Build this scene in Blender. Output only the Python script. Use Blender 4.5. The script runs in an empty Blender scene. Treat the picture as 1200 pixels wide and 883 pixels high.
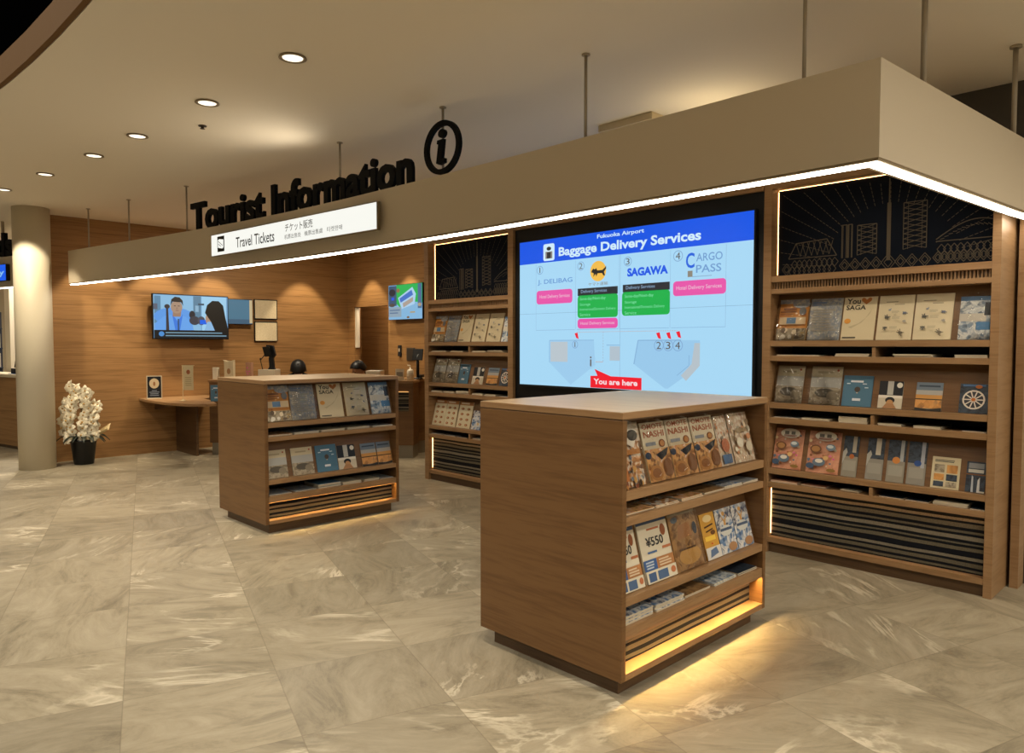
import bpy, math, random
from mathutils import Vector, Matrix
random.seed(7)
S = bpy.context.scene
COL = S.collection
PI = math.pi

# ---------------------------------------------------------------- camera
F_PX = 854.0; CAM_H = 1.5
PITCH = math.atan(37.5/F_PX); HEAD = math.radians(135.65)
cd = bpy.data.cameras.new('camera'); cam = bpy.data.objects.new('camera', cd); COL.objects.link(cam)
cd.sensor_width = 36; cd.lens = F_PX/1200*36; cd.clip_start = .05
cam.location = (0, 0, CAM_H); cam.rotation_euler = (PI/2-PITCH, 0, HEAD-PI/2)
S.camera = cam
S.view_settings.view_transform = 'Standard'; S.view_settings.look = 'None'
S.view_settings.gamma = 1; S.view_settings.exposure = 0; S.view_settings.use_curve_mapping = False

# ---------------------------------------------------------------- materials
def lin(c):
    c /= 255.0
    return c/12.92 if c <= .04045 else ((c+.055)/1.055)**2.4
def rgb(h):
    if isinstance(h, str): h = (int(h[0:2],16), int(h[2:4],16), int(h[4:6],16))
    return (lin(h[0]), lin(h[1]), lin(h[2]), 1)
MATS = {}
def base(name):
    m = bpy.data.materials.new(name); m.use_nodes = True
    nt = m.node_tree; return m, nt, nt.nodes['Principled BSDF']
def flat(h, rough=.6, metal=0.0, spec=.4):
    k = ('flat', h, rough, metal, spec)
    if k in MATS: return MATS[k]
    m, nt, b = base('paint_'+str(h))
    n = nt.nodes.new('ShaderNodeTexNoise'); n.inputs['Scale'].default_value = 40
    mp = nt.nodes.new('ShaderNodeMapRange'); mp.inputs[3].default_value = max(0, rough-.04); mp.inputs[4].default_value = min(1, rough+.04)
    nt.links.new(n.outputs['Fac'], mp.inputs[0]); nt.links.new(mp.outputs[0], b.inputs['Roughness'])
    b.inputs['Base Color'].default_value = rgb(h); b.inputs['Metallic'].default_value = metal
    b.inputs['Specular IOR Level'].default_value = spec
    MATS[k] = m; return m
def glow(h, k=1.0):
    key = ('glow', h, k)
    if key in MATS: return MATS[key]
    m, nt, b = base('lit_'+str(h))
    b.inputs['Base Color'].default_value = (.01,.01,.01,1); b.inputs['Roughness'].default_value = .35
    b.inputs['Emission Color'].default_value = rgb(h); b.inputs['Emission Strength'].default_value = k
    MATS[key] = m; return m
def wood(name, c1, c2, c3, scale=(.7,.7,16), rough=.42, off=0.0):
    m, nt, b = base(name); N = nt.nodes; L = nt.links
    tc = N.new('ShaderNodeTexCoord'); mp = N.new('ShaderNodeMapping'); mp.inputs['Scale'].default_value = scale
    mp.inputs['Location'].default_value = (off, off, off)
    L.new(tc.outputs['Object'], mp.inputs['Vector'])
    n1 = N.new('ShaderNodeTexNoise'); n1.inputs['Scale'].default_value = 1.6; n1.inputs['Detail'].default_value = 6; n1.inputs['Roughness'].default_value = .6; n1.inputs['Distortion'].default_value = .6
    n2 = N.new('ShaderNodeTexNoise'); n2.inputs['Scale'].default_value = 9; n2.inputs['Detail'].default_value = 4
    L.new(mp.outputs[0], n1.inputs['Vector']); L.new(mp.outputs[0], n2.inputs['Vector'])
    mx = N.new('ShaderNodeMath'); mx.operation = 'MULTIPLY_ADD'; mx.inputs[1].default_value = .58
    L.new(n2.outputs['Fac'], mx.inputs[0])
    m2 = N.new('ShaderNodeMath'); m2.operation = 'MULTIPLY'; m2.inputs[1].default_value = .75
    L.new(n1.outputs['Fac'], m2.inputs[0]); L.new(m2.outputs[0], mx.inputs[2])
    r = N.new('ShaderNodeValToRGB'); e = r.color_ramp.elements
    e[0].position = .36; e[0].color = rgb(c1); e[1].position = .70; e[1].color = rgb(c3)
    q = e.new(.54); q.color = rgb(c2)
    L.new(mx.outputs[0], r.inputs[0]); L.new(r.outputs[0], b.inputs['Base Color'])
    b.inputs['Roughness'].default_value = rough; b.inputs['Specular IOR Level'].default_value = .4
    bp = N.new('ShaderNodeBump'); bp.inputs['Strength'].default_value = .05; bp.inputs['Distance'].default_value = .002
    L.new(n2.outputs['Fac'], bp.inputs['Height']); L.new(bp.outputs[0], b.inputs['Normal'])
    return m
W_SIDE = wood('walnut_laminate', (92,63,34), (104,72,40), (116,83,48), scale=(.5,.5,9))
W_TOP_LIT = wood('walnut_laminate_top_lit', (166,138,102), (178,150,114), (190,164,126), scale=(9,.6,9), rough=.33)  # paler than the sides: light and reflection on the tops put into the colour
W_FRAME = wood('walnut_edge', (126,94,61), (142,108,72), (154,120,83), scale=(.8,.8,10))
W_WALL = wood('walnut_wall_panel', (114,82,46), (137,100,59), (160,120,74), scale=(.28,.28,11), rough=.5)
W_DARK = wood('dark_walnut', (70,51,33), (84,62,41), (98,74,50), scale=(.5,.5,9))
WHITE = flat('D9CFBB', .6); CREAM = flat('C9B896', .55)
CANOPY = flat('CDBFA6', .5); CEIL = flat('E6DDCC', .75)
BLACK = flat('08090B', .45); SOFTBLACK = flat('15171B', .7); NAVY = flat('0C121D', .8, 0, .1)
METAL = flat('A09480', .5, .1); CHROME = flat('C8C8C8', .2, 1.0)
GREYKICK = flat('8F8674', .45, .3)
GOLDLINE = flat('544B3D', .6, 0, .2); 
def photo(name, cols, scale=14, rough=.4):
    if name in MATS: return MATS[name]
    m, nt, b = base('printed_'+name); N = nt.nodes; L = nt.links
    tc = N.new('ShaderNodeTexCoord'); n = N.new('ShaderNodeTexNoise'); n.inputs['Scale'].default_value = scale; n.inputs['Detail'].default_value = 2; n.inputs['Distortion'].default_value = 1.2
    L.new(tc.outputs['Object'], n.inputs['Vector'])
    v = N.new('ShaderNodeTexVoronoi'); v.inputs['Scale'].default_value = scale*2.6
    L.new(tc.outputs['Object'], v.inputs['Vector'])
    sp = N.new('ShaderNodeSeparateColor'); L.new(v.outputs['Color'], sp.inputs[0])
    a = N.new('ShaderNodeMath'); a.operation = 'MULTIPLY_ADD'; a.inputs[1].default_value = .45
    L.new(sp.outputs[0], a.inputs[0])
    a2 = N.new('ShaderNodeMath'); a2.operation = 'MULTIPLY_ADD'; a2.inputs[1].default_value = 1.4; a2.inputs[2].default_value = -.42
    L.new(n.outputs['Fac'], a2.inputs[0]); L.new(a2.outputs[0], a.inputs[2])
    r = N.new('ShaderNodeValToRGB'); r.color_ramp.interpolation = 'LINEAR'; e = r.color_ramp.elements
    e[0].position = 0; e[0].color = rgb(cols[0]); e[1].position = 1; e[1].color = rgb(cols[-1])
    for i, c in enumerate(cols[1:-1]):
        q = e.new((i+1)/(len(cols)-1)); q.color = rgb(c)
    L.new(a.outputs[0], r.inputs[0]); L.new(r.outputs[0], b.inputs['Base Color'])
    b.inputs['Roughness'].default_value = rough
    MATS[name] = m; return m
photo('food', ['3A2418','8A5A30','D9A868','C9885A','F0E4D0','7A4A2A'], 14)
photo('feast', ['2A2420','7A5236','C98A4A','E8DCC8','5A6A78','D8B488'], 18)
photo('map', ['8C8C86','A8A498','7F8794','B4AEA0','C4BCA8'], 20)
photo('temple', ['5A5040','8C7C62','B0A288','6E624C','D0C2A4'], 16)
photo('people', ['0E0E10','2A2422','D0C4B0','1A1A1C','E0D6C4','7A5A40'], 12)
photo('snow', ['3A4450','7F93A8','E6E6E0','5A6C80','C8CCC8'], 12)
photo('sunset', ['5A5048','B07838','D89A50','8A6A48','C08850'], 7)
photo('night', ['14161C','262C36','3A4450','1A1E26','6A7078'], 14)
photo('salmon', ['B97858','C98868','D49A78','B07050','E0C0A0'], 10)
photo('bluefig', ['1E2E4A','5A7AA0','D8D4CC','2A3E5E','B08A68'], 14)
photo('castle', ['5A3E28','8A6440','B08858','6A4A30','C8A070'], 11)
photo('bag', ['B8A88C','D0C4AC','C8A888','E0D8C8','B88868','A8A090'], 16)
photo('parchment', ['D8C8A4','CCBC98','DCCFB0','BCA886'], 45)
def glass_sheet(name='clear_plastic', gl=.18):
    if name in MATS: return MATS[name]
    m = bpy.data.materials.new(name); m.use_nodes = True; nt = m.node_tree; nt.nodes.clear()
    o = nt.nodes.new('ShaderNodeOutputMaterial'); t = nt.nodes.new('ShaderNodeBsdfTransparent'); t.inputs[0].default_value = (.98,.975,.965,1)
    g = nt.nodes.new('ShaderNodeBsdfGlossy'); g.inputs['Roughness'].default_value = .03
    x = nt.nodes.new('ShaderNodeMixShader'); f = nt.nodes.new('ShaderNodeFresnel'); f.inputs[0].default_value = 1.38
    a = nt.nodes.new('ShaderNodeMath'); a.operation = 'ADD'; a.inputs[1].default_value = .015
    n = nt.nodes.new('ShaderNodeTexNoise'); n.inputs['Scale'].default_value = 2.6; n.inputs['Detail'].default_value = 0
    bp = nt.nodes.new('ShaderNodeBump'); bp.inputs['Strength'].default_value = 1; bp.inputs['Distance'].default_value = .022
    nt.links.new(n.outputs['Fac'], bp.inputs['Height']); nt.links.new(bp.outputs[0], g.inputs['Normal'])
    nt.links.new(f.outputs[0], a.inputs[0]); nt.links.new(a.outputs[0], x.inputs[0])
    nt.links.new(t.outputs[0], x.inputs[1]); nt.links.new(g.outputs[0], x.inputs[2]); nt.links.new(x.outputs[0], o.inputs[0])
    MATS[name] = m; return m
def stripes_mat():
    m, nt, b = base('woven_stripe_fabric'); N = nt.nodes; L = nt.links
    tc = N.new('ShaderNodeTexCoord'); sp = N.new('ShaderNodeSeparateXYZ'); L.new(tc.outputs['Object'], sp.inputs[0])
    st = N.new('ShaderNodeMapping'); st.inputs['Scale'].default_value = (2.2, 0, 11); L.new(tc.outputs['Object'], st.inputs['Vector'])
    nz = N.new('ShaderNodeTexNoise'); nz.inputs['Scale'].default_value = 1; nz.inputs['Detail'].default_value = 1; L.new(st.outputs[0], nz.inputs['Vector'])
    w = N.new('ShaderNodeMath'); w.operation = 'MULTIPLY_ADD'; w.inputs[1].default_value = .02; L.new(nz.outputs['Fac'], w.inputs[0]); L.new(sp.outputs['Z'], w.inputs[2])
    d = N.new('ShaderNodeMath'); d.operation = 'DIVIDE'; d.inputs[1].default_value = .235; L.new(w.outputs[0], d.inputs[0])
    f = N.new('ShaderNodeMath'); f.operation = 'FRACT'; L.new(d.outputs[0], f.inputs[0])
    r = N.new('ShaderNodeValToRGB'); r.color_ramp.interpolation = 'CONSTANT'; e = r.color_ramp.elements
    D, G, H_ = '0D1119', '68614F', '827A68'
    seq = [(0,D),(.10,G),(.19,D),(.25,G),(.29,D),(.37,H_),(.48,D),(.55,G),(.61,D),(.69,G),(.79,D),(.85,H_),(.93,D)]
    e[0].position = 0; e[0].color = rgb(seq[0][1]); e[1].position = seq[-1][0]; e[1].color = rgb(seq[-1][1])
    for p_, c_ in seq[1:-1]: q = e.new(p_); q.color = rgb(c_)
    L.new(f.outputs[0], r.inputs[0])
    wv = N.new('ShaderNodeTexNoise'); wv.inputs['Scale'].default_value = 240; L.new(tc.outputs['Object'], wv.inputs['Vector'])
    mp = N.new('ShaderNodeMapRange'); mp.inputs[1].default_value = .35; mp.inputs[2].default_value = .6; mp.inputs[3].default_value = .7; L.new(wv.outputs['Fac'], mp.inputs[0])
    vm = N.new('ShaderNodeVectorMath'); vm.operation = 'SCALE'; L.new(r.outputs[0], vm.inputs[0]); L.new(mp.outputs[0], vm.inputs['Scale'])
    L.new(vm.outputs[0], b.inputs['Base Color']); b.inputs['Roughness'].default_value = .75; b.inputs['Specular IOR Level'].default_value = .2
    return m
STRIPES = stripes_mat()
def floor_mat():
    m, nt, b = base('stone_floor_tiles'); N = nt.nodes; L = nt.links
    def math_(op, a=None, b_=None, c=None):
        n = N.new('ShaderNodeMath'); n.operation = op
        for i, v in enumerate((a, b_, c)):
            if v is None: continue
            if isinstance(v, (int, float)): n.inputs[i].default_value = v
            else: L.new(v, n.inputs[i])
        return n.outputs[0]
    tc = N.new('ShaderNodeTexCoord'); mp = N.new('ShaderNodeMapping'); mp.inputs['Rotation'].default_value = (0,0,-math.radians(162.4))
    L.new(tc.outputs['Object'], mp.inputs['Vector'])
    sp = N.new('ShaderNodeSeparateXYZ'); L.new(mp.outputs[0], sp.inputs[0])
    T = .62
    u = math_('DIVIDE', math_('SUBTRACT', sp.outputs['X'], 4.04), T); v = math_('DIVIDE', math_('ADD', sp.outputs['Y'], .51), T)
    fv = math_('FLOOR', v)
    stag = 0.0
    u2 = math_('ADD', u, stag)
    fu = math_('FLOOR', u2); cu = math_('FRACT', u2); cv = math_('FRACT', v)
    cell = N.new('ShaderNodeCombineXYZ'); L.new(fu, cell.inputs[0]); L.new(fv, cell.inputs[1])
    wn = N.new('ShaderNodeTexWhiteNoise'); wn.noise_dimensions = '2D'; L.new(cell.outputs[0], wn.inputs['Vector'])
    ws = N.new('ShaderNodeSeparateColor'); L.new(wn.outputs['Color'], ws.inputs[0])
    # per tile rotated, shifted coordinates
    rot = N.new('ShaderNodeVectorRotate'); rot.rotation_type = 'Z_AXIS'
    L.new(mp.outputs[0], rot.inputs['Vector']); L.new(math_('MULTIPLY', math_('ADD', math_('FLOOR', math_('MULTIPLY', ws.outputs[0], 3.99)), math_('MULTIPLY', ws.outputs[1], .45)), PI/2), rot.inputs['Angle'])
    off = N.new('ShaderNodeCombineXYZ'); L.new(math_('MULTIPLY', ws.outputs[1], 40), off.inputs[0]); L.new(math_('MULTIPLY', ws.outputs[2], 40), off.inputs[1])
    ad = N.new('ShaderNodeVectorMath'); ad.operation = 'ADD'; L.new(rot.outputs[0], ad.inputs[0]); L.new(off.outputs[0], ad.inputs[1])
    st = N.new('ShaderNodeMapping'); st.inputs['Scale'].default_value = (.75, 2.0, 1); L.new(ad.outputs[0], st.inputs['Vector'])
    n1 = N.new('ShaderNodeTexNoise'); n1.inputs['Scale'].default_value = 2.3; n1.inputs['Detail'].default_value = 12; n1.inputs['Roughness'].default_value = .78; n1.inputs['Distortion'].default_value = 1.1
    L.new(st.outputs[0], n1.inputs['Vector'])
    n2 = N.new('ShaderNodeTexNoise'); n2.inputs['Scale'].default_value = .8; n2.inputs['Detail'].default_value = 9; n2.inputs['Roughness'].default_value = .6; n2.inputs['Distortion'].default_value = 1.8
    L.new(st.outputs[0], n2.inputs['Vector'])
    r = N.new('ShaderNodeValToRGB'); e = r.color_ramp.elements
    e[0].position = .32; e[0].color = rgb((112,103,84)); e[1].position = .70; e[1].color = rgb((172,161,138))
    q = e.new(.48); q.color = rgb((149,138,115))
    L.new(n1.outputs['Fac'], r.inputs[0])
    # thin pale veins where the warped noise crosses its middle
    vein = math_('SUBTRACT', 1.0, math_('MULTIPLY', math_('ABSOLUTE', math_('SUBTRACT', n2.outputs['Fac'], .5)), 34.0))
    vein = math_('MAXIMUM', vein, 0.0)
    gate = math_('GREATER_THAN', ws.outputs[1], .35)
    n3 = N.new('ShaderNodeTexNoise'); n3.inputs['Scale'].default_value = 2.2; L.new(ad.outputs[0], n3.inputs['Vector'])
    mr3 = N.new('ShaderNodeMapRange'); mr3.inputs[1].default_value = .45; mr3.inputs[2].default_value = .65; L.new(n3.outputs['Fac'], mr3.inputs[0])
    vf = math_('MULTIPLY', math_('MULTIPLY', vein, gate), math_('MULTIPLY', mr3.outputs[0], .8))
    mx = N.new('ShaderNodeMix'); mx.data_type = 'RGBA'; L.new(vf, mx.inputs[0]); L.new(r.outputs[0], mx.inputs[6]); mx.inputs[7].default_value = rgb((214,203,178))
    # tile to tile tone
    tone = N.new('ShaderNodeMapRange'); tone.inputs[3].default_value = .8; tone.inputs[4].default_value = 1.08; L.new(ws.outputs[2], tone.inputs[0])
    vm = N.new('ShaderNodeVectorMath'); vm.operation = 'SCALE'; L.new(mx.outputs[2], vm.inputs[0]); L.new(tone.outputs[0], vm.inputs['Scale'])
    # joints
    du = math_('MINIMUM', cu, math_('SUBTRACT', 1.0, cu)); dv = math_('MINIMUM', cv, math_('SUBTRACT', 1.0, cv))
    j = math_('MAXIMUM', math_('LESS_THAN', du, .004), math_('LESS_THAN', dv, .004))
    mj = N.new('ShaderNodeMix'); mj.data_type = 'RGBA'; L.new(math_('MULTIPLY', j, .4), mj.inputs[0]); L.new(vm.outputs[0], mj.inputs[6]); mj.inputs[7].default_value = rgb((104,92,72))
    L.new(mj.outputs[2], b.inputs['Base Color'])
    mrr = N.new('ShaderNodeMapRange'); mrr.inputs[3].default_value = .34; mrr.inputs[4].default_value = .55; L.new(n1.outputs['Fac'], mrr.inputs[0]); L.new(mrr.outputs[0], b.inputs['Roughness'])
    bp = N.new('ShaderNodeBump'); bp.inputs['Strength'].default_value = .12; bp.inputs['Distance'].default_value = .004; L.new(n1.outputs['Fac'], bp.inputs['Height']); L.new(bp.outputs[0], b.inputs['Normal'])
    b.inputs['Specular IOR Level'].default_value = .35
    return m

# ---------------------------------------------------------------- mesh builder
_tc = {}
def text_geo(s, extrude=0.0, bold=0.0, shear=0.0):
    k = (s, extrude, bold, shear)
    if k not in _tc:
        c = bpy.data.curves.new('t', 'FONT'); c.body = s; c.size = 1; c.extrude = extrude; c.offset = bold; c.shear = shear; c.resolution_u = 3
        c.align_x = 'LEFT'
        o = bpy.data.objects.new('t', c); me = bpy.data.meshes.new_from_object(o)
        vs = [v.co.copy() for v in me.vertices]; fs = [tuple(p.vertices) for p in me.polygons]
        bpy.data.objects.remove(o); bpy.data.curves.remove(c); bpy.data.meshes.remove(me)
        xs = [v.x for v in vs] or [0]; ys = [v.y for v in vs] or [0]
        _tc[k] = (vs, fs, min(xs), max(xs), min(ys), max(ys))
    return _tc[k]
class MB:
    def __init__(s, mat=None): s.v = []; s.f = []; s.m = []; s.mats = []; s.sm = []; s.cur = 0; s.smooth = False; s.mx = Matrix()
    
    def use(s, mat):
        if mat not in s.mats: s.mats.append(mat)
        s.cur = s.mats.index(mat); return s
    def add(s, vs, fs):
        o = len(s.v); s.v += [tuple(s.mx @ Vector(v)) for v in vs]
        for f in fs: s.f.append(tuple(i+o for i in f)); s.m.append(s.cur); s.sm.append(s.smooth)
        return s
    def box(s, x0, x1, y0, y1, z0, z1):
        vs = [(x,y,z) for x in (x0,x1) for y in (y0,y1) for z in (z0,z1)]
        return s.add(vs, [(0,1,3,2),(4,6,7,5),(0,4,5,1),(2,3,7,6),(0,2,6,4),(1,5,7,3)])
    def prism(s, pts, a0, a1, ax='x'):
        n = len(pts); vs = []
        for a in (a0, a1):
            for p in pts:
                vs.append({'x':(a,p[0],p[1]), 'y':(p[0],a,p[1]), 'z':(p[0],p[1],a)}[ax])
        return s.add(vs, [tuple(range(n))[::-1], tuple(range(n,2*n))]+[(i,(i+1)%n,(i+1)%n+n,i+n) for i in range(n)])
    def lathe(s, prof, c=(0,0,0), n=24, sx=1, sy=1):
        vs = []; 
        for r, z in prof:
            for i in range(n):
                a = 2*PI*i/n; vs.append((c[0]+r*sx*math.cos(a), c[1]+r*sy*math.sin(a), c[2]+z))
        fs = []
        for k in range(len(prof)-1):
            for i in range(n):
                j = (i+1)%n; fs.append((k*n+i, k*n+j, (k+1)*n+j, (k+1)*n+i))
        fs.append(tuple(range(n))[::-1]); fs.append(tuple(range((len(prof)-1)*n, len(prof)*n)))
        return s.add(vs, fs)
    def tube(s, pts, r, n=8, r1=None):
        pts = [Vector(p) for p in pts]; vs = []; K = len(pts)
        for k, p in enumerate(pts):
            d = (pts[min(k+1,K-1)]-pts[max(k-1,0)]).normalized()
            a = d.orthogonal().normalized() if k == 0 else (a0 - d*a0.dot(d)).normalized()
            a0 = a; b = d.cross(a); rr = r if r1 is None else r+(r1-r)*k/(K-1)
            for i in range(n):
                t = 2*PI*i/n; vs.append(p+a*rr*math.cos(t)+b*rr*math.sin(t))
        fs = [(k*n+i, k*n+(i+1)%n, (k+1)*n+(i+1)%n, (k+1)*n+i) for k in range(K-1) for i in range(n)]
        fs += [tuple(range(n))[::-1], tuple(range((K-1)*n, K*n))]
        return s.add(vs, fs)
    def ball(s, c, rx, ry, rz, n=14, m=9):
        vs = [(c[0], c[1], c[2]-rz)]
        for k in range(1, m):
            t = PI*k/m
            for i in range(n):
                a = 2*PI*i/n; vs.append((c[0]+rx*math.sin(t)*math.cos(a), c[1]+ry*math.sin(t)*math.sin(a), c[2]-rz*math.cos(t)))
        vs.append((c[0], c[1], c[2]+rz)); T = len(vs)-1
        fs = [(0, 1+(i+1)%n, 1+i) for i in range(n)]
        for k in range(m-2):
            for i in range(n):
                j = (i+1)%n; fs.append((1+k*n+i, 1+k*n+j, 1+(k+1)*n+j, 1+(k+1)*n+i))
        fs += [(1+(m-2)*n+i, 1+(m-2)*n+(i+1)%n, T) for i in range(n)]
        return s.add(vs, fs)
    # flat artwork on a face: x right, z up, at depth y (faces -y)
    def poly(s, pts, y): 
        return s.add([(p[0], y, p[1]) for p in pts], [tuple(range(len(pts)))])
    def ell(s, cx, cz, rx, rz, y, n=24): return s.poly([(cx+rx*math.cos(2*PI*i/n), cz+rz*math.sin(2*PI*i/n)) for i in range(n)], y)
    def ring(s, cx, cz, rx, rz, w, y, n=28):
        vs = []
        for k in (0, 1):
            for i in range(n):
                a = 2*PI*i/n; vs.append((cx+(rx-k*w)*math.cos(a), y, cz+(rz-k*w)*math.sin(a)))
        return s.add(vs, [(i,(i+1)%n,n+(i+1)%n,n+i) for i in range(n)])
    def seg(s, x0, z0, x1, z1, w, y):
        d = Vector((x1-x0, z1-z0)); 
        if d.length < 1e-9: return s
        q = Vector((-d.y, d.x)).normalized()*w/2
        return s.poly([(x0-q.x,z0-q.y),(x1-q.x,z1-q.y),(x1+q.x,z1+q.y),(x0+q.x,z0+q.y)], y)
    def text(s, t, x0, x1, z0, z1, y, bold=0.0, keep=False, shear=0.0):
        vs, fs, a, b, c, d = text_geo(t, 0.0, bold, shear)
        if not vs: return s
        sx = (x1-x0)/max(b-a,1e-6); sz = (z1-z0)/max(d-c,1e-6)
        return s.add([(x0+(v.x-a)*sx, y, z0+(v.y-c)*sz) for v in vs], fs)
    def build(s, name, parent=None, bevel=0, loc=None):
        me = bpy.data.meshes.new(name); me.from_pydata(s.v, [], s.f)
        for m in s.mats: me.materials.append(m)
        me.polygons.foreach_set('material_index', s.m); me.polygons.foreach_set('use_smooth', s.sm); me.update()
        o = bpy.data.objects.new(name, me); COL.objects.link(o)
        if parent is not None: o.parent = parent
        if loc: o.location = loc
        if bevel:
            b = o.modifiers.new('bevel', 'BEVEL'); b.width = bevel; b.segments = 2; b.limit_method = 'ANGLE'
        return o
def mb(mat): return MB().use(mat)
def tag(o, label, cat, group=None, kind=None):
    o['label'] = label; o['category'] = cat
    if group: o['group'] = group
    if kind: o['kind'] = kind
    return o
def thing(name, label, cat, loc=(0,0,0), rotz=0, group=None):
    o = bpy.data.objects.new(name, None); COL.objects.link(o); o.empty_display_size = .1
    o.location = loc; o.rotation_euler = (0,0,rotz); return tag(o, label, cat, group)
def struct(name, m, parent=None):
    o = m.build(name, parent); o['kind'] = 'structure'; return o
def copy_tree(o, parent=None):
    c = o.copy(); COL.objects.link(c)
    if parent is not None: c.parent = parent
    for ch in list(o.children): copy_tree(ch, c)
    return c
ORD = ['first','second','third','fourth','fifth','sixth','seventh','eighth','ninth','tenth']

# ---------------------------------------------------------------- shell of the place
ZC0, ZC1, ZCEIL = 2.255, 2.65, 3.13
struct('floor', mb(floor_mat()).box(-24, 9, -12, 14, -.1, 0))
# low ceiling with the curved edge of the atrium opening
def edge_y(x): return 1.045-(x+3.9)**2/(2*21.9)
xs = [-24+i*.5 for i in range(67)]
lip = [(x, edge_y(x)) for x in xs]
cm = mb(CEIL)
top = [(9, 5.62), (-1.5, 5.62), (-1.5, 5.75), (-24, 5.75)]
cm.prism([(x, y) for x, y in lip]+[(9,7.5),(-24,7.5)], ZCEIL, ZCEIL+.05, 'z')
struct('ceiling', cm)
rv = mb(flat('6A5034', .8, 0, .1))
for a, b in zip(lip[:-1], lip[1:]):
    a = (a[0], a[1]-.034); b = (b[0], b[1]-.034)
    rv.add([(a[0],a[1],ZCEIL),(b[0],b[1],ZCEIL),(b[0],b[1],ZCEIL+.165),(a[0],a[1],ZCEIL+.165),(a[0],a[1]+.03,ZCEIL),(b[0],b[1]+.03,ZCEIL),(b[0],b[1]+.03,ZCEIL+.165),(a[0],a[1]+.03,ZCEIL+.165)],
           [(0,1,2,3),(4,7,6,5),(3,2,6,7),(0,4,5,1)])
struct('trim_1', rv)
struct('void_side', mb(flat('020202', .95, 0, 0)).prism([(x, y+.03) for x, y in lip]+[(x, y+.06) for x, y in lip[::-1]], ZCEIL+.06, 6.9, 'z'))  # black sheet standing in for the dark void above the opening
struct('void_top', mb(flat('020202', .95, 0, 0)).box(-70, 30, -50, 9, 6.9, 7.0))  # lid of the void, its darkness put into the black colour
# walls
XW = -10.66
struct('wall_left', mb(W_WALL).box(XW-.1, XW, 2.28, 4.27, 0, ZCEIL))
struct('wall_side', mb(W_WALL).box(XW-.15, XW-.03, 4.27, 6.72, 0, ZCEIL))
struct('trim_4', mb(WHITE).box(XW-.12, XW+.05, 2.2, 2.28, 0, ZCEIL))
YB = 6.6
bw = mb(W_WALL).box(XW-.03, -10.50, YB, YB+.12, 0, ZCEIL).box(-9.52, -6.4, YB, YB+.12, 0, ZCEIL).box(-10.50, -9.52, YB, YB+.12, 2.115, ZCEIL)
struct('wall_back', bw)
struct('wall_passage', mb(W_WALL).box(-11.6, -9.1, 7.45, 7.5, 0, 2.9).box(-9.5, -9.4, YB+.12, 7.45, 0, 2.9).box(-11.7,-11.6, YB+.12, 7.5, 0, 2.9).box(-11.6,-9.4,YB+.12,7.45,2.4,2.45))
struct('trim_5', mb(flat('E6DCC8', .5)).box(-10.50, -10.44, YB+.02, YB+.07, 1.45, 2.11))
struct('wall_screen', mb(flat('4A443A', .8)).box(-6.5, -.98, 5.45, 5.57, 0, ZCEIL))
struct('wall_corner', mb(W_WALL).box(-6.5, -6.4, 5.57, YB, 0, ZCEIL))
struct('wall_right', mb(WHITE).box(-.98, 9, 5.62, 5.7, 0, 2.6).use(flat('4A443A', .8)).box(-.98, 9, 5.63, 5.7, 2.6, ZCEIL))
struct('baseboard_right', mb(flat('B8B0A0', .5)).box(-.98, 9, 5.605, 5.62, 0, .1))
struct('trim_6', mb(W_FRAME).box(-1.03, -.985, 5.3, 5.44, 0, 2.6))
struct('wall_far', mb(flat('A89878', .8)).box(-24, -10.8, 6.4, 6.5, 0, ZCEIL))

# round column
c = mb(flat('D0C5AC', .5)); c.smooth = True
c.lathe([(.195,0),(.195,ZCEIL)], (-10.31, 2.03, 0), 40)
tag(c.build('column'), 'round cream column standing left of the wood panelled wall', 'column')

# ---------------------------------------------------------------- canopy
CP = [(-10.26,2.40),(-9.6,2.51),(-9,2.62),(-8.5,2.71),(-8,2.795),(-7.6,2.86),(-7.2,2.92),(-6.6,3.0),(-6,3.06),(-5.5,3.095),(-5,3.12),(-4,3.15),(-3,3.155),(-2,3.145),(-1.09,3.13)]
def cy(x):
    for a, b in zip(CP[:-1], CP[1:]):
        if a[0] <= x <= b[0]: return a[1]+(b[1]-a[1])*(x-a[0])/(b[0]-a[0])
    return CP[0][1] if x < CP[0][0] else CP[-1][1]
path = CP + [(-.95, 4.9), (-.87, 5.6)]
def offset(path, d):
    out = []
    for i, p in enumerate(path):
        def nrm(a, b):
            v = Vector((b[0]-a[0], b[1]-a[1])).normalized(); return Vector((-v.y, v.x))
        n = []
        if i > 0: n.append(nrm(path[i-1], p))
        if i < len(path)-1: n.append(nrm(p, path[i+1]))
        if len(n) == 2:
            q = (n[0]+n[1]).normalized(); q = q/max(q.dot(n[0]), .3)
        else: q = n[0]
        out.append((p[0]+q.x*d, p[1]+q.y*d))
    return out
def band(m, d0, d1, z0, z1):
    A = offset(path, d0); B = offset(path, d1); n = len(A)
    vs = [(x,y,z0) for x,y in A]+[(x,y,z1) for x,y in A]+[(x,y,z1) for x,y in B]+[(x,y,z0) for x,y in B]
    fs = []
    for i in range(n-1):
        fs += [(i,i+1,n+i+1,n+i), (n+i,n+i+1,2*n+i+1,2*n+i), (2*n+i,2*n+i+1,3*n+i+1,3*n+i), (3*n+i,3*n+i+1,i+1,i)]
    fs += [(0,n,2*n,3*n), (n-1,4*n-1,3*n-1,2*n-1)]
    return m.add(vs, fs)
can = thing('hanging_canopy', 'long curved beige fascia canopy hung on rods with a white light strip along its bottom', 'canopy', (0,0,0))
band(mb(CANOPY), 0, .12, ZC0, ZC1).build('fascia', can)
band(mb(flat('8C7C60', .6)), .004, .08, ZC0-.012, ZC0-.0005).build('light_channel', can)
band(mb(glow('FFF4E0', 14.0)), .014, .066, ZC0-.02, ZC0-.0125).build('light_strip', can)
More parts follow.
